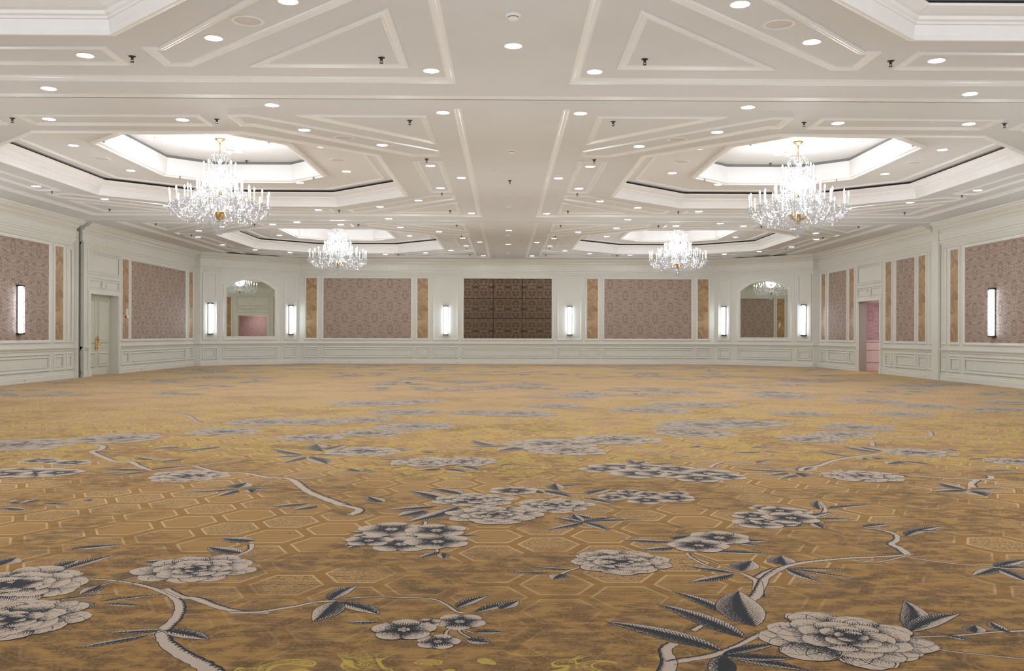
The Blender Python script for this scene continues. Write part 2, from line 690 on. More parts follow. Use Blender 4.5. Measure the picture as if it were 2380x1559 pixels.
for sy_ in (-1, 0, 1):
    SPOTS.append((1.542, sy_ * 1.781, 'B', 'margin along the aisle, %s' % ('near corner', 'midway', 'far corner')[sy_ + 1]))
SPOTS.append((0.0, 0.43, 'T', 'coffer top behind the chandelier'))
SPOTS.append((-0.384, 0.0, 'T', 'coffer top on the wall side of the chandelier'))
ZP = {'B': ZB, 'S': ZS, 'T': ZT}
SKIP = {(-1, 2, -1.171, 1.038), (-1, 2, -0.836, 1.40), (1, 2, -1.171, 1.038), (1, 2, -0.836, 1.40), (-1, 2, -0.311, 1.609), (1, 2, -0.311, 1.609),
        (-1, 2, 0.311, 1.609), (1, 2, 0.311, 1.609)}
for j in range(3):
    for s in (-1, 1):
        for dx, dy, pl, what in SPOTS:
            p = bay_point(s, j, dx, dy, ZP[pl])
            if not in_view(p) or not clear_of_lip(s, j, p) or (j == 2 and pl == 'T'):
                continue
            put('downlight', make_downlight, p, 'round downlight, %s %s bay, %s' % (ROWN[j], SIDE[s], what), 'recessed downlights')
# downlights of the flat strips and the aisle
for px, py, what in ((113, 205, 'on the flat strip before the first track, far left'), (2254.6, 217.5, 'on the flat strip before the first track, far right'),
                     (631.9, 243.7, 'just past the first ceiling track, left'), (1738.3, 248.7, 'just past the first ceiling track, right'),
                     (903.5, 507.9, 'on the strip before the second track, left'), (1459.5, 509.9, 'on the strip before the second track, right'),
                     (690.4, 515.5, 'just past the second track, left'), (1674, 519, 'just past the second track, right'),
                     (1193, 106, 'alone on the central aisle ceiling at the front'), (1182.8, 535.1, 'on the far central aisle ceiling, the nearer one'),
                     (1181.2, 567.6, 'on the far central aisle ceiling, the farther one')):
    put('downlight', make_downlight, at(px, py, ZA), 'round downlight %s' % what, 'recessed downlights')
# sprinklers, speakers
SPR = []
for sx_ in (-1, 1):
    side = 'aisle side' if sx_ > 0 else 'wall side'
    for sy_ in (-1, 1):
        SPR.append((sx_ * 1.373, sy_ * 0.643, 'B', '%s side, beyond the %s panel end' % (side.split()[0], fb(sy_, 'near', 'far'))))
        SPR.append((sx_ * 1.375, sy_ * 1.617, 'B', 'corner triangle, %s %s' % (fb(sy_, 'near', 'far'), side)))
        SPR.append((sx_ * 0.475, sy_ * 1.62, 'B', 'end of the %s cross panel, %s' % (fb(sy_, 'near', 'far'), side)))
        SPR.append((sx_ * 0.47, sy_ * 0.63, 'S', 'octagon soffit, %s %s' % (fb(sy_, 'near', 'far'), side)))
for j in range(3):
    for s in (-1, 1):
        for dx, dy, pl, what in SPR:
            p = bay_point(s, j, dx, dy, ZP[pl])
            if in_view(p) and clear_of_lip(s, j, p) and not (pl == 'S' and j == 2) and not (j == 2 and dx < 0 and dy > 1):
                put('sprinkler', make_sprinkler, p, 'small dark sprinkler, %s %s bay, %s' % (ROWN[j], SIDE[s], what), 'ceiling sprinklers')
        for dx, dy, pl in [(a * 1.0, b * 1.22, 'B') for a in (-1, 1) for b in (-1, 1)] + [(-0.75, 0, 'S'), (0.75, 0, 'S')]:
            p = bay_point(s, j, dx, dy, ZP[pl])
            if in_view(p) and clear_of_lip(s, j, p) and not (j == 2 and dx < 0 and pl == 'B'):
                sd = 'aisle side' if dx > 0 else 'wall side'
                put('speaker', make_speaker, p, 'round ceiling speaker, %s %s bay, %s' % (ROWN[j], SIDE[s], ('octagon soffit on the ' + sd) if pl == 'S' else '%s diagonal panel on the %s' % (fb(dy, 'near', 'far'), sd)), 'ceiling speakers')
for s, px, py in ((-1, 573, 373), (1, 1791, 379)):
    put('sprinkler', make_sprinkler, at(px, py, ZT - 0.0), 'small sprinkler in the coffer behind the %s front chandelier' % SIDE[s], 'ceiling sprinklers')
for s, px, py in ((-1, 533, 347), (1, 1831, 352)):
    put('opal', make_opal, at(px, py, ZT), 'white opal beacon beside the %s front chandelier stem' % SIDE[s], 'opal beacons')
put('sprinkler', make_sprinkler, at(1185, 419.5, ZA), 'small dark sprinkler on the central aisle ceiling', 'ceiling sprinklers')
for px, py, what in ((1193, 34, 'largest, at the front of'), (1189, 349, 'second from the front on'), (1183.4, 477.6, 'just before the second track on'),
                     (1181.7, 545.5, 'between two downlights on'), (1181.7, 587.3, 'farthest, by the back cornice on')):
    put('detector', make_smoke_detector, at(px, py, ZA), 'white smoke detector, %s the central aisle ceiling' % what, 'smoke detectors')


# ------------------------------------------------------------------ walls
class Wall:
    """vertical wall from A to B (left to right seen from the room); local x along it, z up, -y into the room"""

    def __init__(self, A, B):
        self.A, self.B = Vector((A[0], A[1])), Vector((B[0], B[1]))
        self.t = (self.B - self.A).normalized()
        self.L = (self.B - self.A).length
        self.n = Vector((self.t.y, -self.t.x))      # into the room
        self.rz = math.atan2(self.t.y, self.t.x)

    def s(self, px):
        d = ray(px, CY)
        # CAM + d*k on the line A + t*s
        ox, oy = self.A.x - CAM.x, self.A.y - CAM.y
        det = d.x * (-self.t.y) + d.y * self.t.x
        k = (ox * (-self.t.y) + oy * self.t.x) / det
        p = Vector((CAM.x + d.x * k, CAM.y + d.y * k))
        return (p - self.A).dot(self.t)

    def span(self, a, b):
        return tuple(sorted((self.s(a), self.s(b))))

    def place(self, o, s=0.0):
        p = self.A + self.t * s
        o.location = (p.x, p.y, 0)
        o.rotation_euler = (0, 0, self.rz)
        return o


W_BACK = Wall((-8.54, YB), (8.52, YB))
W_CL = Wall((-11.62, 35.8), (-8.54, YB))
W_CR = Wall((8.52, YB), (11.62, 35.8))
W_LEFT = Wall((-XW, YF), (-XW, 35.8))
W_RIGHT = Wall((XW, 35.8), (XW, YF))
ZD0, ZD1 = 1.05, 3.50        # field of the big panels
ZTOP = 4.6

LP = W_LEFT.span(173.5, 186.5)      # partition pocket
RP = W_RIGHT.span(2171.9, 2187.0)   # partition post
LD = W_LEFT.span(208.4, 273.0)      # left doors
RD = W_RIGHT.span(1996.0, 2045.7)   # right doorway
ZDOOR = 2.345


def wall_mesh(w, holes=()):
    mb = MB()
    ss = sorted({0.0, w.L} | {h[i] for h in holes for i in (0, 1)})
    zs = sorted({0.0, ZTOP} | {h[i] for h in holes for i in (2, 3)})
    for i in range(len(ss) - 1):
        for j in range(len(zs) - 1):
            a, b = (ss[i] + ss[i + 1]) / 2, (zs[j] + zs[j + 1]) / 2
            if any(h[0] < a < h[1] and h[2] < b < h[3] for h in holes):
                continue
            mb.quad((ss[i], 0, zs[j]), (ss[i + 1], 0, zs[j]), (ss[i + 1], 0, zs[j + 1]), (ss[i], 0, zs[j + 1]))
    return mb


def reveal(mb, s0, s1, z0, z1, depth, mi=0):
    """the returns of an opening, going back into the wall"""
    mb.quad((s0, 0, z0), (s0, depth, z0), (s0, depth, z1), (s0, 0, z1), mi)
    mb.quad((s1, 0, z0), (s1, 0, z1), (s1, depth, z1), (s1, depth, z0), mi)
    mb.quad((s0, 0, z1), (s0, depth, z1), (s1, depth, z1), (s1, 0, z1))


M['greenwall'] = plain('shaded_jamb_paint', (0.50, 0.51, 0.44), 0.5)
M['jamb'] = plain('grey_shaded_jamb_paint', (0.36, 0.345, 0.31), 0.5)  # the doorway's shade is put into this darker jamb colour
mb = wall_mesh(W_LEFT, [(LP[0], LP[1], 0, ZTOP), (LD[0], LD[1], 0, ZDOOR)])
reveal(mb, LD[0], LD[1], 0, ZDOOR, 0.30)
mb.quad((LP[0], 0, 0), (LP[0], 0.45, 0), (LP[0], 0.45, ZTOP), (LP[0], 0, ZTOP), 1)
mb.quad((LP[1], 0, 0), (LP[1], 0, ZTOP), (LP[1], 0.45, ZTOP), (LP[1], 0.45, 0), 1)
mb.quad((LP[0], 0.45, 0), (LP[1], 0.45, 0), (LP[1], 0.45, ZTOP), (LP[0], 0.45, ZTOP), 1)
W_LEFT.place(struct('wall_left', mb, [M['wall'], M['greenwall']]))
mb = wall_mesh(W_RIGHT, [(RD[0], RD[1], 0, ZDOOR)])
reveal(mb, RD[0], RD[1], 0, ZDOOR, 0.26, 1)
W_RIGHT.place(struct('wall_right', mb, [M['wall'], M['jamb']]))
W_BACK.place(struct('wall_back', wall_mesh(W_BACK), M['wall']))
mb = wall_mesh(W_CL)
mb.quad((0, 0, 0), (0, 0, ZTOP), (-0.3, 0.17, ZTOP), (-0.3, 0.17, 0))
W_CL.place(struct('wall_back_left', mb, M['wall']))
mb = wall_mesh(W_CR)
mb.quad((W_CR.L, 0, 0), (W_CR.L + 0.3, 0.17, 0), (W_CR.L + 0.3, 0.17, ZTOP), (W_CR.L, 0, ZTOP))
W_CR.place(struct('wall_back_right', mb, M['wall']))
W_FRONT = Wall((XW, YF), (-XW, YF))
W_FRONT.place(struct('wall_front', wall_mesh(W_FRONT, [(0.4, XW - 4.5, 0, 3.9), (XW + 4.5, 2 * XW - 0.4, 0, 3.9)]), M['wall']))  # unseen wall; its two openings are added to let fill light in

# ---- running trims: path of the room from the near left round to the near right
PATH = [(-XW, YF), (-XW, 35.8), (-11.62, 35.8), (-8.54, YB), (8.52, YB), (11.62, 35.8), (XW, 35.8), (XW, YF)]


def offset_path(pts, o):
    """shift an open path to its right (towards the room)"""
    out = []
    n = len(pts)
    for i in range(n):
        b = Vector(pts[i])
        ns = []
        if i > 0:
            d = (b - Vector(pts[i - 1])).normalized()
            ns.append(Vector((d.y, -d.x)))
        if i < n - 1:
            d = (Vector(pts[i + 1]) - b).normalized()
            ns.append(Vector((d.y, -d.x)))
        k = ns[0] if len(ns) == 1 else (ns[0] + ns[1]) / max(0.3, (ns[0] + ns[1]).length_squared) * 2
        out.append(b + k * o)
    return out


def run(mb, pts, prof, mi=0):
    rings = []
    for o, z in prof:
        rings.append([(p[0], p[1], z) for p in offset_path(pts, o)])
    mb.loops(rings, False, mi)
    for e in (0, -1):
        vs = [r[e] for r in rings]
        b = [(pts[e][0], pts[e][1], prof[-1][1])] if prof[-1][0] > 0.001 else []
        fc = vs + b
        mb.add(fc, (tuple(range(len(fc))),), mi)


def left_y(s):
    return YF + s


def right_y(s):
    return 35.8 - s


CROWN = [(0.0, 3.70), (0.02, 3.70), (0.025, 3.735), (0.06, 3.755), (0.075, 3.80), (0.05, 3.815), (0.05, 3.87), (0.062, 3.875), (0.062, 4.02), (0.05, 4.025), (0.05, 4.08),
         (0.09, 4.095), (0.12, 4.12), (0.135, 4.155), (0.23, 4.185), (0.27, 4.215), (0.275, 4.24), (0.32, 4.25), (0.325, ZA)]
CHAIR = [(0.0, 0.755), (0.02, 0.755), (0.025, 0.79), (0.05, 0.805), (0.065, 0.83), (0.065, 0.848), (0.03, 0.853), (0.0, 0.855)]
BASE = [(0.03, 0.0), (0.03, 0.125), (0.022, 0.13), (0.018, 0.155), (0.028, 0.165), (0.022, 0.178), (0.0, 0.18)]
corner = PATH[1:7]
segs_crown = [[(-XW, YF), (-XW, left_y(LP[0]))],
              [(-XW, left_y(LP[1]))] + corner + [(XW, right_y(RP[0]))],
              [(XW, right_y(RP[1])), (XW, YF)]]
CAS = 0.16                                   # door casing width
segs_low = [[(-XW, YF), (-XW, left_y(LP[0]))],
            [(-XW, left_y(LP[1])), (-XW, left_y(LD[0] - CAS))],
            [(-XW, left_y(LD[1] + CAS))] + corner + [(XW, right_y(RD[0] - CAS))],
            [(XW, right_y(RD[1] + CAS)), (XW, right_y(RP[0]))],
            [(XW, right_y(RP[1])), (XW, YF)]]
mb = MB()
for sg in segs_crown:
    run(mb, sg, CROWN)
struct('trim_%d' % n_trim, mb, M['trim'])
n_trim += 1
mb = MB()
for sg in segs_low:
    run(mb, sg, CHAIR)
struct('trim_%d' % n_trim, mb, M['trim'])
n_trim += 1
for nm, idx in (('left', (0, 1)), ('back', (2,)), ('right', (3, 4))):
    mb = MB()
    for i in idx:
        run(mb, segs_low[i], BASE)
    struct('baseboard_' + nm, mb, M['trim'])

# partition post on the right, pocket cheeks on the left
mb = MB()
mb.box(RP[0] + 0.012, RP[1] - 0.012, -0.08, 0.02, 0.0, ZA)
mb.box(RP[0], RP[0] + 0.012, -0.005, 0.01, 0.0, ZA, 1)
mb.box(RP[1] - 0.012, RP[1], -0.005, 0.01, 0.0, ZA, 1)
W_RIGHT.place(struct('trim_%d' % n_trim, mb, [M['trim'], M['greyslot']]))
n_trim += 1
mb = MB()
mb.box(LP[0] - 0.05, LP[0], -0.10, 0.02, 0.0, 4.0)
mb.box(LP[1], LP[1] + 0.05, -0.10, 0.02, 0.0, 3.75)
W_LEFT.place(struct('trim_%d' % n_trim, mb, M['trim']))
n_trim += 1


def frame(mb, s0, s1, z0, z1, prof, mi=0):
    """mitred picture-frame moulding; profile of (inward offset, projection)"""
    rings = []
    for o, h in prof:
        rings.append([(s0 + o, -h, z0 + o), (s1 - o, -h, z0 + o), (s1 - o, -h, z1 - o), (s0 + o, -h, z1 - o)])
    mb.loops(rings, True, mi)


F_BIG = [(0, 0), (0, 0.018), (0.02, 0.036), (0.045, 0.036), (0.055, 0.022), (0.075, 0.022), (0.085, 0.006), (0.085, 0.002)]
F_PAN = [(0, 0), (0, 0.018), (0.012, 0.036), (0.03, 0.036), (0.045, 0.010), (0.045, 0.0)]
F_RAIS = [(0, 0), (0.0, 0.010), (0.015, 0.024), (0.028, 0.024), (0.034, 0.012)]


def wainscot(mb, spans):
    for a, b in spans:
        frame(mb, a, b, 0.245, 0.70, F_PAN)
        if b - a > 0.3:
            frame(mb, a + 0.085, b - 0.085, 0.325, 0.62, F_RAIS)


def tall(mb, spans, z0=0.97, z1=3.58):
    for a, b in spans:
        frame(mb, a, b, z0, z1, F_PAN)
        if b - a > 0.3:
            frame(mb, a + 0.07, b - 0.07, z0 + 0.07, z1 - 0.07, F_RAIS)


# ---- things hung on the walls
def field_panel(w, a, b, name, part, mat, label, cat, group, z0=ZD0, z1=ZD1):
    """framed panel let into the wall"""
    c = (a + b) / 2
    e = w.place(empty(name, label, cat, group), c)
    h = (b - a) / 2
    f = MB()
    frame(f, -h - 0.085, h + 0.085, z0 - 0.085, z1 + 0.085, F_BIG)
    f.build('frame', M['trim'], e)
    p = MB()
    p.box(-h, h, -0.010, -0.002, z0, z1)
    p.build(part, mat, e)
    return e


def damask_panel(w, pa, pb, label):
    a, b = w.span(pa, pb)
    field_panel(w, a, b, 'fabric_wall_panel', 'fabric', M['damask'], label, 'wall panel', 'damask wall panels')
    return a - 0.085, b + 0.085


def wood_panel(w, pa, pb, label):
    a, b = w.span(pa, pb)
    field_panel(w, a, b, 'marquetry_wall_panel', 'veneer', M['wood'], label, 'wall panel', 'narrow marquetry panels')
    return a - 0.085, b + 0.085


SCON = None


def make_sconce():
    e = empty('wall_sconce', '', 'wall light', 'tube wall sconces')
    z0, z1 = 1.185, 2.385
    b = MB()
    b.box(-0.075, 0.075, -0.03, -0.002, z0 + 0.02, z1 - 0.02)
    b.build('back_plate', M['chrome'], e)
    g = MB()
    pr = [(0.052 * math.cos(a), -0.03 - 0.075 * math.sin(a)) for a in [PI * k / 10 for k in range(11)]]
    g.loops([[(x, y, z) for x, y in pr] for z in (z0 + 0.035, z1 - 0.035)], False)
    g.build('diffuser', M['sconce'], e, True)
    for za, zb in ((z1 - 0.04, z1), (z0, z0 + 0.04)):
        c = MB()
        pr2 = [(0.105, 0.0), (0.105, -0.07), (0.06, -0.125), (-0.06, -0.125), (-0.105, -0.07), (-0.105, 0.0)]
        c.loops([[(x, y, za) for x, y in pr2], [(x, y, zb) for x, y in pr2]], True, 0, True, True)
        c.build('end_cap', M['darkmetal'], e)
    for x, y in ((-0.09, -0.06), (0.09, -0.06), (0.0, -0.118)):
        r = MB()
        r.tube([(x, y, z0 + 0.03), (x, y, z1 - 0.03)], 0.008, 6)
        r.build('metal_rod', M['chrome'], e)
    for x in (-0.062, 0.062):
        r = MB()
        r.tube([(x, -0.105, z0 + 0.03), (x, -0.105, z1 - 0.03)], 0.016, 8)
        r.build('glass_rod', M['rod'], e, True)
    return e


def sconce(w, pa, pb, label, yoff=0.0):
    global SCON
    if SCON is None:
        e = SCON = make_sconce()
    else:
        e = copy_tree(SCON)
    a, b = w.span(pa, pb)
    w.place(e, (a + b) / 2)
    e.location += Vector((w.n.x, w.n.y, 0)) * yoff
    e['label'] = label
    return e


# ---- left wall
low, up = [], []
a, b = damask_panel(W_LEFT, -32, 112.4, 'taupe damask panel behind the wall sconce on the left wall')
low.append((a, b))
low.append(wood_panel(W_LEFT, 127.1, 145.6, 'marquetry strip left of the partition pocket on the left wall'))
nar = W_LEFT.span(153.9, 168.7)
low.append(nar)
up.append(nar)
nar = W_LEFT.span(186.0 + 2.4, 196.5)
low.append(nar)
up.append(nar)
low.append(wood_panel(W_LEFT, 283.2, 297.7, 'marquetry strip with the call station, right of the closed double doors'))
low.append(damask_panel(W_LEFT, 304.0, 430.3, 'wide taupe damask panel between double doors and left corner'))
low.append(wood_panel(W_LEFT, 438.3, 447.3, 'slim marquetry strip next to the far left corner'))
sconce(W_LEFT, 33, 50, 'lit tube sconce on damask at the left edge of the photo', 0.012)
tm = MB()
wainscot(tm, low)
tall(tm, up)


def overdoor(mb, d):
    """casing, architrave panels and the laurel oval over a doorway"""
    c0, c1 = d[0] - CAS, d[1] + CAS
    for s0, s1 in ((c0, d[0]), (d[1], c1)):
        mb.box(s0, s1, -0.035, 0.0, 0.0, ZDOOR + 0.10)
        k = (s0 + 0.03, s1 - 0.06) if s0 == c0 else (s0 + 0.06, s1 - 0.03)
        mb.box(k[0], k[1], -0.048, -0.035, 0.22, ZDOOR + 0.06)
        mb.box(s0 - 0.01, s1 + 0.01, -0.055, 0.0, 0.0, 0.20)
    mb.box(d[0], d[1], -0.035, 0.0, ZDOOR, ZDOOR + 0.10)
    frame(mb, c0, c1, 2.43, 2.83, F_PAN)
    cx = (d[0] + d[1]) / 2
    for s0, s1 in ((c0 + 0.09, cx - 0.17), (cx + 0.17, c1 - 0.09)):
        frame(mb, s0, s1, 2.51, 2.76, F_RAIS)
    # two facing laurel sprays
    for sg in (-1, 1):
        pts, rad = [], []
        for i in range(9):
            an = -1.15 + 2.3 * i / 8
            pts.append((cx + sg * 0.135 * math.cos(an), -0.012, 2.63 + 0.16 * math.sin(an)))
            rad.append(0.006 + 0.016 * math.sin(PI * i / 8))
        mb.tube(pts, rad, 6)
    frame(mb, c0, c1, 2.90, 3.58, F_PAN)
    frame(mb, c0 + 0.07, c1 - 0.07, 2.97, 3.51, F_RAIS)


overdoor(tm, LD)
W_LEFT.place(struct('trim_%d' % n_trim, tm, M['trim']))
n_trim += 1

# closed double doors
M['doorpaint'] = plain('door_paint', (0.62, 0.63, 0.56), 0.38)
de = W_LEFT.place(empty('door_1', 'closed white panelled double doors with brass pulls in left wall', 'door'), (LD[0] + LD[1]) / 2)
de['kind'] = 'structure'
hw = (LD[1] - LD[0]) / 2
for sg in (-1, 1):
    x0, x1 = (0.004, hw - 0.004) if sg > 0 else (-hw + 0.004, -0.004)
    f = MB()
    f.box(x0, x1, 0.23, 0.275, 0.008, ZDOOR - 0.004)

    def dframe(z0, z1, k=0.11):
        rings = []
        for o, h in ((0, 0), (0.0, 0.02), (0.02, 0.034), (0.045, 0.004), (0.07, 0.002), (0.075, 0.018), (0.10, 0.022)):
            rings.append([(x0 + k + o, 0.23 - h, z0 + o), (x1 - k - o, 0.23 - h, z0 + o), (x1 - k - o, 0.23 - h, z1 - o), (x0 + k + o, 0.23 - h, z1 - o)])
        f.loops(rings, True, 0, False, True)
    dframe(0.94, 2.22)
    dframe(0.24, 0.66)
    frame_z = 0.80
    f.box(x0, x1, 0.222, 0.23, frame_z, frame_z + 0.02)
    lf = f.build('door_leaf', M['doorpaint'], de)
    pl = MB()
    xc = 0.075 * sg
    pl.box(xc - 0.032, xc + 0.032, 0.222, 0.231, 0.70, 1.14)
    pl.tube([(xc, 0.222, 0.78), (xc, 0.18, 0.80), (xc, 0.17, 0.92), (xc, 0.18, 1.04), (xc, 0.222, 1.06)], 0.013, 8)
    pl.build('pull_handle', M['brass'], lf)['label'] = 'polished brass pull handle'
sl = MB()
sl.box(-0.004, 0.004, 0.236, 0.27, 0.0, ZDOOR)
sl.build('meeting_gap', M['slot'], de)

# wall phone on the marquetry
a, b = W_LEFT.span(288.5, 296)
e = W_LEFT.place(empty('call_station', 'small white call station with red button on the marquetry strip', 'call station'), (a + b) / 2)
k = MB()
k.box(-0.055, 0.055, -0.045, -0.010, 1.78, 1.98)
k.box(-0.035, 0.035, -0.055, -0.045, 1.86, 1.96)
k.build('housing', M['plastic'], e)
k = MB()
k.box(0.0, 0.10, -0.05, -0.012, 1.70, 1.775)
k.build('strobe', M['jewel'], e)
k = MB()
k.box(-0.08, -0.01, -0.04, -0.010, 1.70, 1.77)
k.build('red_button', M['red'], e)

# ---- right wall
low, up = [], []
low.append(damask_panel(W_RIGHT, 2243.3, 2386, 'taupe damask panel behind the wall sconce on the right wall'))
low.append(wood_panel(W_RIGHT, 2209.7, 2227.9, 'marquetry strip right of the white partition post'))
nar = W_RIGHT.span(2190.5, 2200.5)
low.append(nar)
up.append(nar)
nar = W_RIGHT.span(2160.2, 2170.0)
low.append(nar)
up.append(nar)
low.append(wood_panel(W_RIGHT, 2135.5, 2151.6, 'marquetry strip left of the white partition post'))
low.append(damask_panel(W_RIGHT, 2083.8, 2126.3, 'narrow damask panel between doorway and partition post, right wall'))
low.append(wood_panel(W_RIGHT, 2058.9, 2072.4, 'marquetry strip just right of the open doorway'))
low.append(wood_panel(W_RIGHT, 1974.5, 1985.6, 'marquetry strip just left of the open doorway'))
low.append(damask_panel(W_RIGHT, 1926.5, 1968.4, 'narrow damask panel left of the open doorway, lit bluish'))
low.append(wood_panel(W_RIGHT, 1909.6, 1918.8, 'slim marquetry strip next to the far right corner'))
sconce(W_RIGHT, 2302.7, 2319.7, 'lit tube sconce on damask at the right edge of the photo', 0.012)
tm = MB()
wainscot(tm, low)
tall(tm, up)
overdoor(tm, RD)
W_RIGHT.place(struct('trim_%d' % n_trim, tm, M['trim']))
n_trim += 1

# ---- lobby beyond the open doorway
y0, y1 = right_y(RD[1]), right_y(RD[0])
XV = 14.4
M['lobbywall'] = plain('lobby_wall_paint', (0.70, 0.62, 0.61), 0.5)


def lobby_wall(w, name):
    mb = MB()
    mb.quad((0, 0, 0), (w.L, 0, 0), (w.L, 0, 1.02), (0, 0, 1.02), 0)
    mb.quad((0, 0, 1.02), (w.L, 0, 1.02), (w.L, 0, 2.34), (0, 0, 2.34), 1)
    mb.quad((0, 0, 2.34), (w.L, 0, 2.34), (w.L, 0, 2.7), (0, 0, 2.7), 0)
    mb.box(0, w.L, -0.03, 0.0, 1.0, 1.04, 0)
    mb.box(0, w.L, -0.02, 0.0, 0.72, 0.74, 0)
    mb.box(0, w.L, -0.03, 0.0, 0.0, 0.15, 0)
    mb.box(0, w.L, -0.02, 0.0, 0.30, 0.33, 0)
    return w.place(struct(name, mb, [M['lobbywall'], M['damask_pink']]))


XL = XW + 0.26
lobby_wall(Wall((XL, y1 + 0.45), (XV, y1 + 0.45)), 'wall_lobby_back')
lobby_wall(Wall((XV, y1 + 0.45), (XV, y0 - 2.2)), 'wall_lobby_side')
lobby_wall(Wall((XV, y0 - 2.2), (XL, y0 - 2.2)), 'wall_lobby_front')
mb = MB()
mb.quad((XL, y0 - 2.2, 2.7), (XV, y0 - 2.2, 2.7), (XV, y1 + 0.45, 2.7), (XL, y1 + 0.45, 2.7))
mb.quad((XL, y0 - 2.2, 0), (XL, y0 - 2.2, 2.7), (XL, y0, 2.7), (XL, y0, 0))
mb.quad((XL, y1, 0), (XL, y1, 2.7), (XL, y1 + 0.45, 2.7), (XL, y1 + 0.45, 0))
mb.quad((XL, y0, ZDOOR), (XL, y0, 2.7), (XL, y1, 2.7), (XL, y1, ZDOOR))
struct('ceiling_lobby', mb, M['lobbywall'])
mb = MB()
mb.box(XW, XV, y0 - 2.2, y1 + 0.45, -0.02, 0.002)
struct('floor_lobby', mb, plain('lobby_carpet', (0.40, 0.22, 0.10), 0.9, vary=0.2))

# ---- back wall
low, tl = [], []
low.append(wood_panel(W_BACK, 711.7, 735.7, 'marquetry strip at the left end of the back wall'))
low.append(damask_panel(W_BACK, 752.0, 954.9, 'wide damask panel on the back wall, left of the bronze panel'))
low.append(wood_panel(W_BACK, 970.3, 994.3, 'marquetry strip between left back damask and back wall sconce'))
tl.append(W_BACK.span(1005.4, 1065.7))
bz = W_BACK.span(1078.0, 1281.8)
tl.append(W_BACK.span(1293.8, 1353.2))
low += tl
low.append((bz[0] - 0.085, bz[1] + 0.085))
low.append(wood_panel(W_BACK, 1364.6, 1389.3, 'marquetry strip between back wall sconce and right back damask'))
low.append(damask_panel(W_BACK, 1404.6, 1606.3, 'wide damask panel on the back wall, right of the bronze panel'))
low.append(wood_panel(W_BACK, 1621.7, 1646.0, 'marquetry strip at the right end of the back wall'))
tm = MB()
wainscot(tm, low)
for a, b in tl:
    frame(tm, a, b, 0.965, 3.62, F_BIG)
W_BACK.place(struct('trim_%d' % n_trim, tm, M['trim']))
n_trim += 1
sconce(W_BACK, 1028.5, 1043.9, 'lit tube sconce left of the bronze mirror panel, back wall')
sconce(W_BACK, 1316.3, 1331.7, 'lit tube sconce right of the bronze mirror panel, back wall')

c = (bz[0] + bz[1]) / 2
h = (bz[1] - bz[0]) / 2
e = W_BACK.place(empty('bronze_mirror_panel', 'dark bronze mirror panel of nine etched glass tiles, back wall centre', 'mirror panel'), c)
f = MB()
frame(f, -h - 0.085, h + 0.085, ZD0 - 0.085, ZD1 + 0.085, F_BIG)
f.build('frame', M['trim'], e)
f = MB()
f.box(-h, h, -0.006, -0.002, ZD0, ZD1)
f.build('backing', M['slot'], e)
for i in range(3):
    for j in range(3):
        a0, a1 = -h + 2 * h * i / 3 + 0.006, -h + 2 * h * (i + 1) / 3 - 0.006
        b0, b1 = ZD0 + (ZD1 - ZD0) * j / 3 + 0.006, ZD0 + (ZD1 - ZD0) * (j + 1) / 3 - 0.006
        k = MB()
        k.loops([[(a0, -0.006, b0), (a1, -0.006, b0), (a1, -0.006, b1), (a0, -0.006, b1)],
                 [(a0 + 0.012, -0.018, b0 + 0.012), (a1 - 0.012, -0.018, b0 + 0.012), (a1 - 0.012, -0.018, b1 - 0.012), (a0 + 0.012, -0.018, b1 - 0.012)]], True, 0, False, True)
        k.build('glass_tile', M['bronze'], e)

# ---- chamfered corners with arched mirrors
def corner_wall(w, frames, mir, sc, side):
    global n_trim
    tm = MB()
    spans = [w.span(*p) for p in frames]
    for a, b in spans:
        frame(tm, a, b, 0.965, 3.55, F_BIG)
        frame(tm, a, b, 0.245, 0.70, F_PAN)
        frame(tm, a + 0.085, b - 0.085, 0.325, 0.62, F_RAIS)
    a, b = w.span(*mir)
    frame(tm, a - 0.16, b + 0.16, 0.245, 0.70, F_PAN)
    frame(tm, a - 0.07, b + 0.07, 0.325, 0.62, F_RAIS)
    for s in ((spans[0][1] + a - 0.16) / 2, (spans[1][0] + b + 0.16) / 2):
        tm.box(s - 0.004, s + 0.004, -0.006, 0.0, 0.18, 3.70)
    w.place(struct('trim_%d' % n_trim, tm, M['trim']))
    n_trim += 1
    c, h = (a + b) / 2, (b - a) / 2
    e = w.place(empty('arched_mirror', 'arched mirror in white frame on the %s corner wall, reflecting a chandelier' % side, 'mirror', 'arched corner mirrors'), c)
    z0, zs, zt = 1.12, 2.98, 3.33
    # outline: rectangle with a low segmental arch springing from small shoulders
    R = (h * h * 0.92 + (zt - zs) ** 2) / (2 * (zt - zs))
    out = [(-h, z0), (h, z0), (h, zs)]
    n = 24
    ha = math.asin(min(0.999, h * 0.96 / R))
    for i in range(n + 1):
        an = ha - 2 * ha * i / n
        out.append((R * math.sin(an), zt - R + R * math.cos(an)))
    out.append((-h, zs))
    g = MB()
    g.add([(x, -0.012, z) for x, z in out], (tuple(range(len(out))),))
    g.build('glass', M['mirror'], e)
    f = MB()
    rings = []
    for o, d in ((-0.15, 0.0), (-0.15, 0.02), (-0.125, 0.038), (-0.10, 0.03), (-0.06, 0.022), (-0.045, 0.034), (-0.02, 0.034), (0.0, 0.012)):
        rings.append([(p[0], -d, p[1]) for p in offset_poly(out, o)])
    f.loops(rings, True)
    f.build('frame', M['trim'], e)
    for (pa, pb), nm in zip(sc, ('left', 'right')):
        sconce(w, pa, pb, 'lit tube sconce on the %s corner wall, %s of its mirror' % (side, nm))


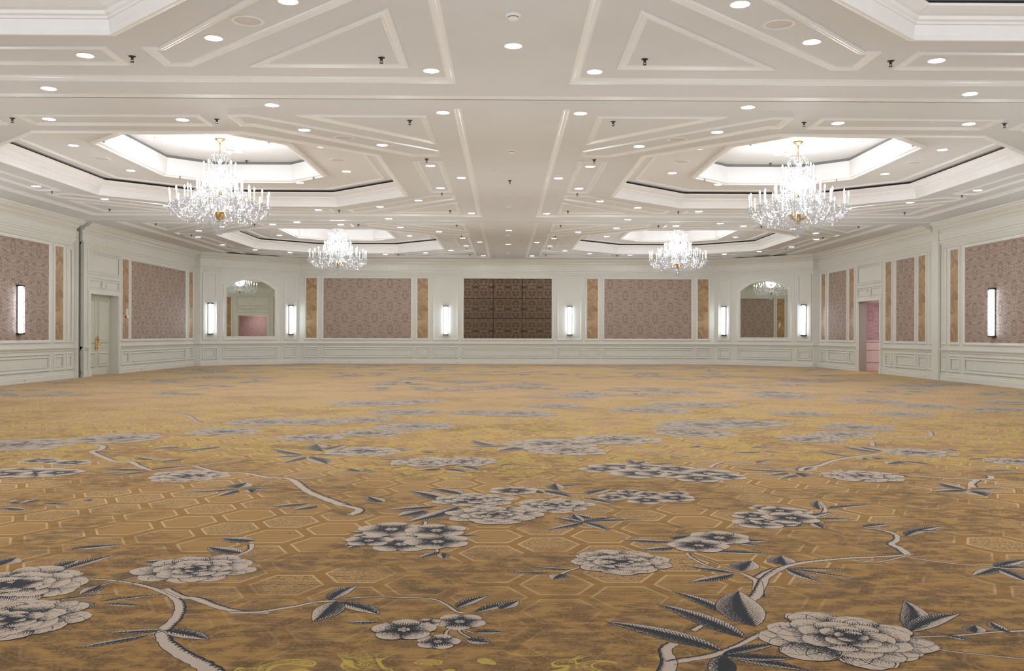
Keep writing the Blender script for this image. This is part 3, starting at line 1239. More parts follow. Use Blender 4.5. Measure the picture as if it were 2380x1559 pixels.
corner_wall(W_CL, [(470, 504.7), (660, 689.4)], (526.5, 637.3), [(480.8, 495.0), (668.6, 681.8)], 'left')
corner_wall(W_CR, [(1668.5, 1698.0), (1852.5, 1886.5)], (1721.5, 1831), [(1676.5, 1690.0), (1861.0, 1876.2)], 'right')

# ---- small outlets and access flaps along the skirting
def outlet(w, px, label):
    s = w.s(px)
    e = w.place(empty('floor_outlet', label, 'outlet', 'skirting outlets'), s)
    k = MB()
    k.box(-0.055, 0.055, -0.036, -0.030, 0.03, 0.10)
    k.build('cover_plate', M['plastic'], e)
    k = MB()
    k.box(-0.03, -0.008, -0.0375, -0.036, 0.05, 0.08)
    k.box(0.008, 0.03, -0.0375, -0.036, 0.05, 0.08)
    k.build('sockets', M['greyslot'], e)


outlet(W_LEFT, 54, 'skirting outlet below the sconce on the left wall')
outlet(W_LEFT, 327, 'skirting outlet under the wide left damask, left one')
outlet(W_LEFT, 413, 'skirting outlet under the wide left damask, right one')
outlet(W_CL, 588, 'skirting outlet below the left arched mirror')
outlet(W_BACK, 813, 'skirting outlet under the left damask of the back wall')
outlet(W_BACK, 1063, 'skirting outlet left of the bronze panel, back wall')
outlet(W_BACK, 1295, 'skirting outlet right of the bronze panel, back wall')
outlet(W_CR, 1778, 'skirting outlet below the right arched mirror')
outlet(W_RIGHT, 1947, 'skirting outlet left of the open doorway')
outlet(W_RIGHT, 2152, 'skirting outlet beside the partition post, right wall')
for a, b, nm in ((913, 963, 'left'), (1542, 1593, 'right')):
    s0, s1 = W_BACK.span(a, b)
    k = MB()
    k.box(s0, s1, -0.036, -0.028, 0.012, 0.150)
    k.box(s0 + 0.01, s1 - 0.01, -0.038, -0.036, 0.022, 0.140)
    tag(W_BACK.place(k.build('skirting_access_flap', M['trim'])), 'white access flap in the skirting under the %s back damask' % nm, 'access flap', 'skirting flaps')


# ------------------------------------------------------------------ chandeliers
def cup_mesh():
    b = MB()
    b.lathe([(0.012, -0.03), (0.02, -0.012), (0.06, 0.0), (0.075, 0.014), (0.068, 0.012), (0.02, 0.004), (0.016, 0.03), (0.019, 0.045)], 10)
    for k in range(9):
        a = 2 * PI * k / 9
        b.gem((0.070 * math.cos(a), 0.070 * math.sin(a), -0.035), 0.010, 0.035, 0.055, 4, a)
    return b


def make_chandelier():
    e = empty('crystal_chandelier', '', 'chandelier', 'crystal chandeliers')
    rnd = random.Random(3)
    top = 0.0                                   # canopy against the coffer top
    b = MB()
    b.lathe([(0.005, 0.0), (0.10, -0.004), (0.105, -0.014), (0.075, -0.024), (0.068, -0.04), (0.03, -0.062), (0.018, -0.075), (0.014, -0.15), (0.018, -0.155), (0.005, -0.16)], 20)
    b.build('canopy', M['brass'], e, True)
    b = MB()
    for i in range(6):                          # chain links
        z = -0.17 - i * 0.034
        pts = []
        for k in range(13):
            a = 2 * PI * k / 12
            x, zz = 0.014 * math.cos(a), 0.024 * math.sin(a)
            pts.append((x, 0, z + zz) if i % 2 else (0, x, z + zz))
        b.tube(pts, 0.004, 5, cap=False)
    b.build('chain', M['brass'], e, True)
    # glass baluster column
    b = MB()
    b.lathe([(0.012, -0.36), (0.05, -0.39), (0.07, -0.43), (0.03, -0.48), (0.022, -0.52), (0.06, -0.57), (0.085, -0.63), (0.05, -0.70), (0.03, -0.74),
             (0.06, -0.80), (0.095, -0.87), (0.05, -0.94), (0.035, -0.98)], 14)
    b.lathe([(0.04, -1.12), (0.055, -1.20), (0.05, -1.30), (0.04, -1.42)], 14)
    b.build('glass_column', M['crystal'], e, True)
    b = MB()
    b.lathe([(0.035, -0.98), (0.052, -0.985), (0.056, -1.05), (0.05, -1.11), (0.03, -1.12)], 16)
    b.build('brass_collar', M['brass'], e, True)
    b = MB()
    b.lathe([(0.05, -1.43), (0.19, -1.445), (0.205, -1.46), (0.20, -1.475), (0.17, -1.50), (0.12, -1.55), (0.06, -1.59), (0.02, -1.61)], 20)
    b.build('brass_bowl', M['brass'], e, True)
    b = MB()                                    # glass dish and finial cluster below
    b.lathe([(0.03, -1.61), (0.06, -1.63), (0.10, -1.66), (0.115, -1.69), (0.06, -1.72), (0.03, -1.76), (0.05, -1.80), (0.03, -1.85), (0.005, -1.88)], 14)
    for ring, (r, z, n) in enumerate(((0.115, -1.70, 14), (0.10, -1.75, 12), (0.075, -1.80, 10), (0.04, -1.84, 6))):
        for k in range(n):
            a = 2 * PI * (k + 0.5 * ring) / n
            b.gem((r * math.cos(a), r * math.sin(a), z - 0.02), 0.016, 0.03, 0.05, 5, a)
    b.build('finial_cluster', M['crystal'], e)
    # crown of curled crystal leaves
    for k in range(10):
        a = 2 * PI * k / 10
        pts = []
        for i in range(13):
            th = PI * (0.02 + 1.35 * i / 12)
            r = 0.115 - 0.095 * math.cos(th) if i < 9 else 0.115 - (0.095 - 0.018 * (i - 8)) * math.cos(th)
            z = -0.46 + 0.155 * math.sin(th) * (1.0 if th < PI else 0.6)
            pts.append((r * math.cos(a), r * math.sin(a), z))
        b = MB()
        b.tube(pts, [0.013 - 0.0006 * i for i in range(13)], 6)
        b.build('crown_scroll', M['crystal'], e, True)
    cm_ = cup_mesh()
    cup_o = cm_.build('drip_pan', M['crystal'])
    cand = MB()
    cand.lathe([(0.0135, 0.0), (0.0135, 0.20), (0.009, 0.205)], 8)
    cand_o = cand.build('candle', M['candle'], None, True)
    bulb = MB()
    bulb.lathe([(0.006, 0.205), (0.013, 0.222), (0.014, 0.24), (0.008, 0.262), (0.001, 0.28)], 8)
    bulb_o = bulb.build('bulb', M['bulb'], None, True)
    tiers = ((16, 0.95, -1.34, 0.10, -1.44, 0.0, 0.013), (12, 0.66, -1.24, 0.09, -1.38, 0.13, 0.012), (12, 0.44, -1.05, 0.06, -1.05, 0.0, 0.011), (8, 0.30, -0.76, 0.05, -0.80, 0.2, 0.010))
    tips = []
    first = {}
    for ti, (n, R, zc, r0, z0, ph, rad) in enumerate(tiers):
        ring = []
        for k in range(n):
            a = ph + 2 * PI * k / n
            key = ti
            if key not in first:
                b = MB()
                pts = []
                for i in range(15):
                    u = i / 14
                    r = r0 + (R - r0) * (u ** 0.9)
                    z = z0 + (zc - 0.03 - z0) * u - (0.17 if ti < 2 else 0.10) * math.sin(PI * u) ** 1.2 + (0.10 * math.sin(2 * PI * u) if ti < 2 else 0.05 * math.sin(2 * PI * u))
                    pts.append((r, 0, z))
                b.tube(pts, rad, 6)
                o = b.build('arm', M['crystal'], e, True)
                first[key] = o
            else:
                o = first[key].copy()
                COL.objects.link(o)
                o.parent = e
            o.rotation_euler = (0, 0, a)
            for src in (cup_o, cand_o, bulb_o):
                if src.parent is None:
                    c = src
                else:
                    c = src.copy()
                    COL.objects.link(c)
                c.parent = o
                c.location = (R, 0, zc + (0.0 if src is cup_o else 0.03))
            ring.append((R * math.cos(a), R * math.sin(a), zc))
        tips.append(ring)
    # garlands, spires and pendants
    b = MB()

    def bead(p, r=0.011):
        b.gem(p, r, r * 1.1, r * 1.1, 4, 0.4)

    def swag(p, q, drop, n, r=0.011):
        for i in range(1, n):
            u = i / n
            bead([p[c] + (q[c] - p[c]) * u - (drop * 4 * u * (1 - u) if c == 2 else 0) for c in range(3)], r)

    for ti, ring in enumerate(tips):
        n = len(ring)
        for k in range(n):
            p, q = ring[k], ring[(k + 1) % n]
            swag(p, q, (0.17, 0.15, 0.10, 0.08)[ti], 10 if ti < 2 else 7)
            if ti == 0:
                swag(p, tips[1][k % 12], 0.13, 10)
            if ti == 2:
                swag(p, tips[3][k % 8], 0.10, 9)
                swag(p, tips[1][k], 0.08, 10)
            if ti == 3:
                swag(p, (0.05 * p[0] / 0.3, 0.05 * p[1] / 0.3, -0.50), 0.05, 10)
            # pendants under the arms
            for u, dz, sz in (((0.98, -0.10, 1.0), (0.80, -0.21, 1.1), (0.62, -0.27, 1.2), (0.45, -0.25, 1.0)) if ti < 2 else ((0.95, -0.08, 0.8), (0.6, -0.12, 0.9))):
                x, y = p[0] * u, p[1] * u
                z = p[2] + dz + rnd.uniform(-0.03, 0.03)
                a = rnd.uniform(0, PI)
                bead((x, y, z + 0.07), 0.012)
                b.gem((x, y, z), 0.021 * sz, 0.045 * sz, 0.075 * sz, 5, a)
    # curtains of drops filling the body
    for z, r0_, r1_, n in ((-0.60, 0.10, 0.26, 26), (-0.70, 0.12, 0.30, 30), (-0.84, 0.12, 0.30, 34), (-0.95, 0.10, 0.34, 40), (-1.04, 0.12, 0.42, 44), (-1.15, 0.12, 0.50, 54),
                           (-1.26, 0.15, 0.62, 60), (-1.36, 0.2, 0.80, 66), (-1.46, 0.34, 0.88, 80), (-1.55, 0.34, 0.84, 64), (-1.62, 0.30, 0.70, 36)):
        for i in range(n):
            a = rnd.uniform(0, 2 * PI)
            r = math.sqrt(rnd.uniform(r0_ ** 2, r1_ ** 2))
            zz = z + rnd.uniform(-0.06, 0.06)
            s = rnd.uniform(0.7, 1.15)
            b.gem((r * math.cos(a), r * math.sin(a), zz), 0.016 * s, 0.03 * s, 0.055 * s, 4, a)
    o = b.build('crystal_drops', M['crystal'], e)
    o['kind'] = 'stuff'
    o['label'] = 'strings and drops of cut crystal'
    return e


chand = None
for j, s, lab in ((1, -1, 'large crystal chandelier in the nearer left coffer'), (1, 1, 'large crystal chandelier in the nearer right coffer'),
                  (2, -1, 'crystal chandelier in the far left coffer, smaller in view'), (2, 1, 'crystal chandelier in the far right coffer, smaller in view')):
    if chand is None:
        e = chand = make_chandelier()
    else:
        e = copy_tree(chand)
    e['label'] = lab
    e.location = (s * BX, ROWY[j], ZT)
    e.rotation_euler = (0, 0, {(1, -1): 0.1, (1, 1): 0.42, (2, -1): 0.85, (2, 1): 0.3}[(j, s)])


def lamp(name, loc, power, size, color):
    ld = bpy.data.lights.new(name, 'POINT')
    ld.energy = power
    ld.shadow_soft_size = size
    ld.color = color
    o = bpy.data.objects.new(name, ld)
    COL.objects.link(o)
    o.location = loc
    return o


for j in range(3):
    for s in (-1, 1):
        lamp('chandelier_glow', (s * BX, ROWY[j], ZT - 0.92), 270 if j else 200, 0.28, (0.95, 0.975, 1.0))
ld = bpy.data.lights.new('lobby_lamp', 'AREA')
ld.energy = 42
ld.size = 0.5
ld.color = (1.0, 0.84, 0.86)
lo = bpy.data.objects.new('lobby_lamp', ld)
COL.objects.link(lo)
lo.location = (13.3, (y0 + y1) / 2 - 0.3, 2.66)

# added fill spots just above the floor, without fixtures, to brighten the ceiling
for ux, uy in ((-8.2, 12.2), (-2.9, 12.2), (2.9, 12.2), (8.2, 12.2), (-8.2, 25.3), (-2.9, 25.3), (2.9, 25.3), (8.2, 25.3), (-4, 34.5), (4, 34.5), (-5, 2), (5, 2), (-9.5, 18.8), (9.5, 18.8), (0, 18.8), (0, 6)):
    ld = bpy.data.lights.new('ceiling_fill_spot', 'SPOT')
    ld.energy = 300 if uy < 8 else 205
    ld.spot_size = math.radians(172)
    ld.spot_blend = 1.0
    ld.shadow_soft_size = 0.05
    ld.color = (0.96, 0.98, 1.0)
    o = bpy.data.objects.new('ceiling_fill_spot', ld)
    COL.objects.link(o)
    o.location = (ux, uy, 0.25)
    o.rotation_euler = (PI, 0, 0)


# ------------------------------------------------------------------ patterned carpet
def carpet_ground():
    m = new_mat('carpet_ground')
    t = NT(m)
    co = t.coord('Object')
    s = t.sep(co)
    x, y = s[0], s[1]
    P = 0.445
    KX = 0.862
    sx_, sy_ = P * math.sqrt(3), P
    X, Y = t.math('DIVIDE', x, KX), y

    def lat(ox, oy):
        a = t.math('SUBTRACT', t.math('FLOORED_MODULO', t.math('ADD', X, ox), sx_), sx_ / 2)
        b = t.math('SUBTRACT', t.math('FLOORED_MODULO', t.math('ADD', Y, oy), sy_), sy_ / 2)
        return a, b, t.math('ADD', t.math('MULTIPLY', a, a), t.math('MULTIPLY', b, b))
    ox, oy = 0.18, 0.02
    a0, b0, l0 = lat(ox, oy)
    a1, b1, l1 = lat(ox + sx_ / 2, oy + sy_ / 2)
    k = t.math('LESS_THAN', l1, l0)

    def sel(p, q):
        return t.math('ADD', p, t.math('MULTIPLY', k, t.math('SUBTRACT', q, p)))
    gx, gy = sel(a0, a1), sel(b0, b1)
    cidx = t.math('ROUND', t.math('MULTIPLY', t.math('SUBTRACT', X, gx), 20.0))
    cidy = t.math('ROUND', t.math('MULTIPLY', t.math('SUBTRACT', Y, gy), 20.0))
    agx, agy = t.math('ABSOLUTE', gx), t.math('ABSOLUTE', gy)
    d = t.math('MAXIMUM', agy, t.math('ADD', t.math('MULTIPLY', agx, 0.866), t.math('MULTIPLY', agy, 0.5)))
    wn = t.node('ShaderNodeTexWhiteNoise', noise_dimensions='2D')
    t.l.new(t.comb(cidx, cidy), wn.inputs[0])
    kind = t.math('GREATER_THAN', wn.outputs[0], 0.5)
    line = t.math('MULTIPLY', t.step(d, 0.170, 0.175), t.step(d, 0.186, 0.190, 1.0, 0.0))
    inside = t.step(d, 0.170, 0.174, 1.0, 0.0)
    # mottled clouds
    cl = t.noise(co, 0.75, 3.0, 0.55)
    cl2 = t.noise(t.comb(t.math('MULTIPLY', x, 2.0), t.math('MULTIPLY', y, 3.2), 0.0), 3.2, 3.0, 0.65)
    cl3 = t.noise(co, 26.0, 2.0, 0.7)
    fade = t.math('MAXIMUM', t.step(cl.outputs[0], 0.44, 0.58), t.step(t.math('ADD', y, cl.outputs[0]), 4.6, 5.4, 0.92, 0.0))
    # stippled cells: rows of short dark dashes
    row = t.math('SINE', t.math('MULTIPLY', t.math('ADD', y, t.math('MULTIPLY', cl3.outputs[0], 0.004)), 2 * PI / 0.030))
    da = t.noise(t.comb(t.math('MULTIPLY', x, 75.0), t.math('MULTIPLY', y, 60.0), 0.0), 1.0, 2.0)
    dots = t.math('MULTIPLY', t.step(row, 0.0, 0.5), t.step(da.outputs[0], 0.44, 0.56))
    # plain cells: gold rows with a few dark tufts
    tuf = t.noise(t.comb(t.math('MULTIPLY', x, 9.0), t.math('MULTIPLY', y, 26.0), 3.0), 1.0, 1.0)
    tufts = t.math('MULTIPLY', t.step(tuf.outputs[0], 0.66, 0.74), t.step(da.outputs[0], 0.35, 0.55))
    gold = t.mix(t.step(cl2.outputs[0], 0.30, 0.72), (0.30, 0.165, 0.045), (0.44, 0.275, 0.095))
    stip = t.mix(dots, (0.50, 0.33, 0.155), (0.10, 0.050, 0.020))
    goldrow = t.mix(t.step(row, -0.2, 0.7), (0.36, 0.205, 0.062), (0.50, 0.325, 0.135))
    pl = t.mix(tufts, goldrow, (0.06, 0.032, 0.014))
    cell = t.mix(kind, stip, pl)
    band = t.mix(t.step(cl3.outputs[0], 0.3, 0.7), (0.315, 0.178, 0.048), (0.365, 0.212, 0.060))
    c = t.mix(inside, band, cell)
    c = t.mix(line, c, (0.66, 0.49, 0.29))
    # clouds: brown and grey drifts over the trellis
    drift = t.mix(t.step(cl2.outputs[0], 0.40, 0.60), (0.135, 0.078, 0.036), gold)
    drift = t.mix(t.math('MULTIPLY', t.step(da.outputs[0], 0.5, 0.62), 0.45), drift, (0.45, 0.30, 0.14))
    c = t.mix(t.math('MULTIPLY', fade, 0.86), c, drift)
    gr = t.noise(t.comb(t.math('MULTIPLY', x, 1.6), t.math('MULTIPLY', y, 2.4), 9.0), 2.6, 2.0, 0.6)
    c = t.mix(t.math('MULTIPLY', t.step(gr.outputs[0], 0.58, 0.70), t.math('ADD', 0.12, t.math('MULTIPLY', fade, 0.5))), c, (0.085, 0.062, 0.052))
    # rosy watercolour wash in the middle of the room
    ro = t.noise(co, 0.45, 2.0)
    rz_ = t.math('MULTIPLY', t.step(y, 7.5, 10.0), t.step(ro.outputs[0], 0.35, 0.6))
    c = t.mix(t.math('MULTIPLY', rz_, 0.45), c, (0.47, 0.27, 0.145))
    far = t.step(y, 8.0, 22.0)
    c = t.mix(t.math('MULTIPLY', far, 0.5), c, (0.49, 0.355, 0.20))  # paler far off: grazing sheen painted into the carpet colour
    c = t.mix(t.step(y, 3.5, 15.0), t.mix(1.0, c, (0.98, 0.90, 0.78), 'MULTIPLY'), t.mix(1.0, c, (1.16, 1.19, 1.27), 'MULTIPLY'))  # near end toned down, far end lifted, for the same painted sheen
    # yellow amoeba figures in drifting zones
    zn = t.noise(co, 0.22, 2.0)
    yj = t.math('ADD', y, t.math('MULTIPLY', t.math('SUBTRACT', zn.outputs[0], 0.5), 7.0))
    z1 = t.math('MULTIPLY', t.step(yj, 7.9, 9.0), t.step(yj, 15.0, 18.5, 1.0, 0.0))
    z2 = t.math('MULTIPLY', t.step(yj, 24.0, 26.0), t.step(yj, 31.0, 33.0, 1.0, 0.0))
    z3 = t.math('MULTIPLY', t.step(y, 3.56, 3.72, 1.0, 0.0), t.step(t.math('ABSOLUTE', t.math('ADD', x, 0.15)), 0.9, 1.1, 1.0, 0.0))
    zone = t.math('MAXIMUM', t.math('MAXIMUM', z1, t.math('MULTIPLY', z2, 0.6)), z3)
    am = t.noise(co, 4.6, 1.5, 0.5, 1.1)
    ring = t.step(t.math('ABSOLUTE', t.math('SUBTRACT', am.outputs[0], 0.55)), 0.016, 0.028, 1.0, 0.0)
    fill = t.math('MULTIPLY', t.step(am.outputs[0], 0.575, 0.62), t.step(da.outputs[0], 0.40, 0.6, 0.25, 0.85))
    ye = t.math('MULTIPLY', t.math('MAXIMUM', ring, fill), zone)
    am2 = t.noise(co, 1.1, 1.0)
    ye = t.math('MULTIPLY', ye, t.step(am2.outputs[0], 0.31, 0.46))
    c = t.mix(t.math('MULTIPLY', ye, 0.9), c, (0.60, 0.45, 0.085))
    pile = t.noise(co, 420.0, 1.0)
    c = t.mix(t.step(pile.outputs[0], 0.25, 0.75, 0.0, 0.28), c, (0.11, 0.065, 0.03))
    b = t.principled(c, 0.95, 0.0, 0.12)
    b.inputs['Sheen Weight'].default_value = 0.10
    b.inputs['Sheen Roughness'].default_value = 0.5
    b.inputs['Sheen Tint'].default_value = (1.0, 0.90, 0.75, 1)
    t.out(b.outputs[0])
    return m


def carpet_ink():
    """cream flowers and branches, hatched and stippled in blue-black"""
    m = new_mat('carpet_flowers')
    t = NT(m)
    co = t.coord('Object')
    at_ = t.node('ShaderNodeAttribute', attribute_name='ink')
    ink = t.sep(at_.outputs['Vector'])
    i, h, edge = ink[0], ink[1], ink[2]
    fine = t.noise(co, 150.0, 2.0, 0.65)
    wob = t.noise(co, 30.0, 1.0)
    hat = t.math('SINE', t.math('ADD', t.math('MULTIPLY', h, 2 * PI / 0.013), t.math('MULTIPLY', wob.outputs[0], 6.0)))
    thr = t.math('ADD', t.math('MULTIPLY', fine.outputs[0], 0.95), t.math('MULTIPLY', hat, 0.12))
    dark = t.step(t.math('SUBTRACT', t.math('ADD', i, 0.03), thr), -0.04, 0.06)
    dark = t.math('MAXIMUM', dark, edge)
    y = t.sep(co)[1]
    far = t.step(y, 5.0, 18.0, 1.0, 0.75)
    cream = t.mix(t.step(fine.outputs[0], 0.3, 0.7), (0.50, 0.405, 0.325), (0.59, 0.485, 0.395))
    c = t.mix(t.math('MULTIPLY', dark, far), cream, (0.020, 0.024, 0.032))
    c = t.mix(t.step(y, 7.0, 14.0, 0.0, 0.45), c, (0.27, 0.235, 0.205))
    b = t.principled(c, 0.95, 0.0, 0.12)
    b.inputs['Sheen Weight'].default_value = 0.08
    t.out(b.outputs[0])
    return m


class Carpet:
    def __init__(self):
        self.v, self.f, self.mi, self.a = [], [], [], []

    def grid(self, rows, attrs, mi=1):
        o = len(self.v)
        n = len(rows[0])
        for r, ar in zip(rows, attrs):
            self.v += r
            self.a += ar
        for i in range(len(rows) - 1):
            for k in range(n - 1):
                self.f.append((o + i * n + k, o + i * n + k + 1, o + (i + 1) * n + k + 1, o + (i + 1) * n + k))
                self.mi.append(mi)


cp = Carpet()
LAYER = 0.0003
NSTRIP = [0]
NMOT = [0]


def strip(pts, wl, z, ink, lw, taper=False):
    """ribbon along a spine; ink(v, u) gives (density, hatch coordinate)"""
    n = len(pts)
    NSTRIP[0] += 1
    z = z * 0.2 + (NSTRIP[0] % 37) * 0.000011
    rows, att, e0, e1 = [], [], [], []
    NU = 6
    for i, p in enumerate(pts):
        d = (pts[min(i + 1, n - 1)] - pts[max(i - 1, 0)])
        d = d.normalized() if d.length > 1e-9 else Vector((1, 0))
        q = Vector((-d.y, d.x))
        w = wl[i]
        v = i / (n - 1)
        rows.append([(p.x + q.x * w * (2 * k / NU - 1), p.y + q.y * w * (2 * k / NU - 1), z) for k in range(NU + 1)])
        a = []
        for k in range(NU + 1):
            u = 2 * k / NU - 1
            den, hc = ink(v, u, w)
            a.append((den, hc, 0.0))
        att.append(a)
        e0.append((p - q * w, -q))
        e1.append((p + q * w, q))
    cp.grid(rows, att)
    loop = e0 + e1[::-1]
    rin = [(p.x, p.y, z + LAYER * 0.4) for p, q in loop]
    rout = [(p.x + q.x * lw, p.y + q.y * lw, z + LAYER * 0.4) for p, q in loop]
    rin.append(rin[0])
    rout.append(rout[0])
    one = [(1.0, 0.0, 1.0)] * len(rin)
    cp.grid([rin, rout], [one, one])


def curve(b, t_, bend, n):
    mid = (b + t_) / 2 + Vector((-(t_ - b).y, (t_ - b).x)) * bend
    return [b * (1 - u) ** 2 + mid * 2 * u * (1 - u) + t_ * u * u for u in [i / n for i in range(n + 1)]]


def leaf(b, t_, w, z=0.001, bend=0.08, dark=0.5, lw=0.0035):
    b, t_ = Vector(b[:2]), Vector(t_[:2])
    n = 10
    L = (t_ - b).length
    pts = curve(b, t_, bend, n)
    wl = [w * (math.sin(PI * (i / n) ** 0.85) ** 0.9) + 0.0005 for i in range(n + 1)]

    def ink(v, u, ww):
        r = 0.95 if abs(u) < 0.1 else (dark + 0.12 * (1 if u > 0 else -0.6) - 0.22 * abs(u) + 0.15 * (1 - v))
        return max(0.12, r), v * L * 0.8 - abs(u) * ww * 0.8
    strip(pts, wl, z, ink, lw)


def petal(b, t_, w, z, dark=0.8, base=0.14, lw=0.003, bend=0.0, blunt=0.45):
    b, t_ = Vector(b), Vector(t_)
    n = 8
    pts = curve(b, t_, bend, n)
    wl = [w * (math.sin(PI * min(1.0, 0.10 + 0.90 * (i / n)) ** 1.5) ** blunt) if i < n else w * 0.22 for i in range(n + 1)]

    def ink(v, u, ww):
        return base + 0.05 + dark * max(0.0, 1 - v * 1.08) ** 1.0 + 0.12 * abs(u) ** 3 * (1 - v), u * ww * 1.3 + v * 0.01
    strip(pts, wl, z, ink, lw)


def peony(c, r, rot=0.0, seed=0, z=0.001, lw=0.004, sq=1.0, off=(0.0, 0.0)):
    rn = random.Random(seed * 31 + 5)
    NMOT[0] += 1
    z = min(z, 0.004) + (NMOT[0] % 3) * 0.004
    c = Vector(c[:2])
    k = 0
    for n, r0, r1, w, dk, bs in ((9, 0.30, 1.0, 0.30, 0.75, 0.10), (7, 0.20, 0.78, 0.25, 0.85, 0.10), (7, 0.10, 0.58, 0.22, 0.8, 0.12), (5, 0.04, 0.40, 0.17, 0.8, 0.12), (4, 0.0, 0.22, 0.10, 0.8, 0.15)):
        cc = c + Vector(off) * r * (1 - r1)
        order = list(range(n))
        rn.shuffle(order)
        for i in order:
            a = rot + 2 * PI * (i + rn.uniform(-0.15, 0.15)) / n + r1 * 2
            rr = r1 * r * rn.uniform(0.86, 1.08)
            d = Vector((math.cos(a), math.sin(a) * sq))
            q = Vector((-d.y, d.x))
            if r1 > 0.9:
                for sg in (-1, 1):
                    a2 = a + sg * rn.uniform(0.16, 0.26)
                    d2 = Vector((math.cos(a2), math.sin(a2) * sq))
                    petal(cc + d * r0 * r, cc + d2 * rr * rn.uniform(0.88, 0.99), w * r * 0.62, z + k * LAYER - LAYER * 0.5, dk, bs, lw, 0.0, 0.42)
            petal(cc + d * r0 * r + q * rn.uniform(-.04, .04) * r, cc + d * rr, w * r * rn.uniform(0.85, 1.15), z + k * LAYER, dk, bs, lw * (0.8 if r1 < 0.7 else 1.0), rn.uniform(-.12, .12), 0.42)
            k += 1


def blossom(c, r, rot=0.0, z=0.001, n=5, lw=0.003):
    NMOT[0] += 1
    z = 0.001 + (NMOT[0] % 5) * 0.003
    c = Vector(c[:2])
    for i in range(n):
        a = rot + 2 * PI * i / n
        d = Vector((math.cos(a), math.sin(a)))
        petal(c + d * r * 0.10, c + d * r, r * 0.46, z + i * LAYER, 0.72, 0.08, lw, 0.0, 0.5)
    for i in range(6):
        a = rot + 0.3 + 2 * PI * i / 6
        d = Vector((math.cos(a), math.sin(a)))
        petal(c, c + d * r * 0.2, r * 0.07, z + (6 + i) * LAYER, 0.3, 0.1, lw * 0.6)


def smooth(pts, n=5):
    out = []
    m_ = len(pts)
    for i in range(m_ - 1):
        p0, p1, p2, p3 = pts[max(i - 1, 0)], pts[i], pts[i + 1], pts[min(i + 2, m_ - 1)]
        for k in range(n):
            u = k / n
            out.append(0.5 * (2 * p1 + (p2 - p0) * u + (2 * p0 - 5 * p1 + 4 * p2 - p3) * u * u + (3 * p1 - p0 - 3 * p2 + p3) * u ** 3))
    out.append(pts[-1])
    return out


def branch(pts, w0, w1, z=0.0008, lw=0.0035):
    pts = smooth([Vector(p[:2]) for p in pts])
    n = len(pts)
    rn = random.Random(n)
    wl = [w0 + (w1 - w0) * i / (n - 1) for i in range(n)]
    wl = [w * rn.uniform(0.86, 1.16) for w in wl]

    def ink(v, u, ww):
        return 0.12 + 0.75 * max(0.0, u * 0.9) ** 1.3 + 0.25 * max(0.0, -u - 0.7), v * 0.9
    strip(pts, wl, z, ink, lw)


# motifs, drawn where the woven repeat shows them; coordinates read through the camera
def zp(x0, y0_, k):
    return lambda a, b: at(x0 + a / k, y0_ + b / k, 0.0)


def G(p, q):
    return (p - q).length


R_, M2, M1, L_ = zp(1760, 1160, 3.8387), zp(1180, 1160, 3.8387), zp(600, 1160, 3.8387), zp(0, 1160, 3.8387)
A_, B_, C_ = zp(0, 880, 2.975), zp(790, 880, 2.975), zp(1580, 880, 2.975)


def lf(Z, b, t_, w, **kw):
    leaf(Z(*b), Z(*t_), w, **kw)


def br(Z, pts, w0, w1, **kw):
    branch([Z(*p) for p in pts], w0, w1, **kw)


# --- right foreground
br(R_, ((1600, 1335), (1800, 1365), (2100, 1395), (2420, 1430)), .006, .008)
br(R_, ((1380, 1230), (1800, 1212), (2100, 1185), (2400, 1170)), .007, .012)
br(M2, ((1400, 1560), (1440, 1450), (1405, 1340), (1480, 1285)), .034, .022)
br(M2, ((1440, 1460), (1560, 1435), (1760, 1405), (1920, 1360), (2080, 1290), (2250, 1200)), .024, .012)
lf(M2, (1915, 1352), (868, 1090), .062, z=.002, bend=-.10, dark=.55)
lf(M2, (2120, 1240), (1330, 932), .060, z=.0024, bend=-.09, dark=.55)
lf(M2, (2000, 1040), (1468, 820), .040, z=.0020, bend=-.10, dark=.55)
lf(M2, (2215, 1135), (2060, 815), .105, z=.0028, bend=.12, dark=.5)
lf(M2, (1920, 1385), (2420, 1285), .030, z=.0022, bend=.05, dark=.6)
lf(M2, (1920, 1395), (2560, 1420), .034, z=.0026, bend=-.05, dark=.6)
lf(M2, (1930, 1400), (2700, 1530), .036, z=.0022, bend=.05, dark=.6)
lf(M2, (1905, 1400), (1880, 1620), .05, z=.0030, bend=.05, dark=.65)
br(M2, ((1650, 1170), (1710, 1135), (1760, 1100)), .014, .012)
peony(R_(790, 1240), .345, .5, 1, z=.004, lw=.0045, off=(0.10, 0.05))
lf(R_, (1345, 1175), (1310, 905), .060, z=.0024, bend=-.16)
lf(R_, (1370, 1185), (1815, 1020), .055, z=.0028, bend=.14)
lf(R_, (1680, 1215), (1920, 1265), .022, bend=.1)
lf(R_, (1950, 1190), (1945, 1125), .045)
lf(R_, (2250, 1185), (2080, 1090), .030, bend=.2)
br(R_, ((-60, 900), (-5, 850), (40, 760), (85, 690), (250, 600), (480, 555), (850, 522), (1100, 512), (1330, 495)), .026, .016)
br(R_, ((860, 540), (1050, 560), (1230, 530), (1390, 487)), .012, .008)
br(R_, ((1340, 495), (1270, 440), (1190, 400), (1240, 365), (1230, 315), (1100, 275), (950, 255)), .030, .010)
br(R_, ((1360, 520), (1700, 568), (2100, 605), (2400, 630)), .010, .010)
lf(R_, (950, 245), (1190, 222), .045, bend=.1)
lf(R_, (1230, 300), (960, 262), .03, bend=-.1)
lf(R_, (1330, 330), (1690, 240), .05, bend=.2)
lf(R_, (1400, 285), (1700, 282), .025)
lf(R_, (260, 620), (555, 735), .040, bend=-.08)
lf(R_, (260, 615), (830, 630), .020, bend=.03)
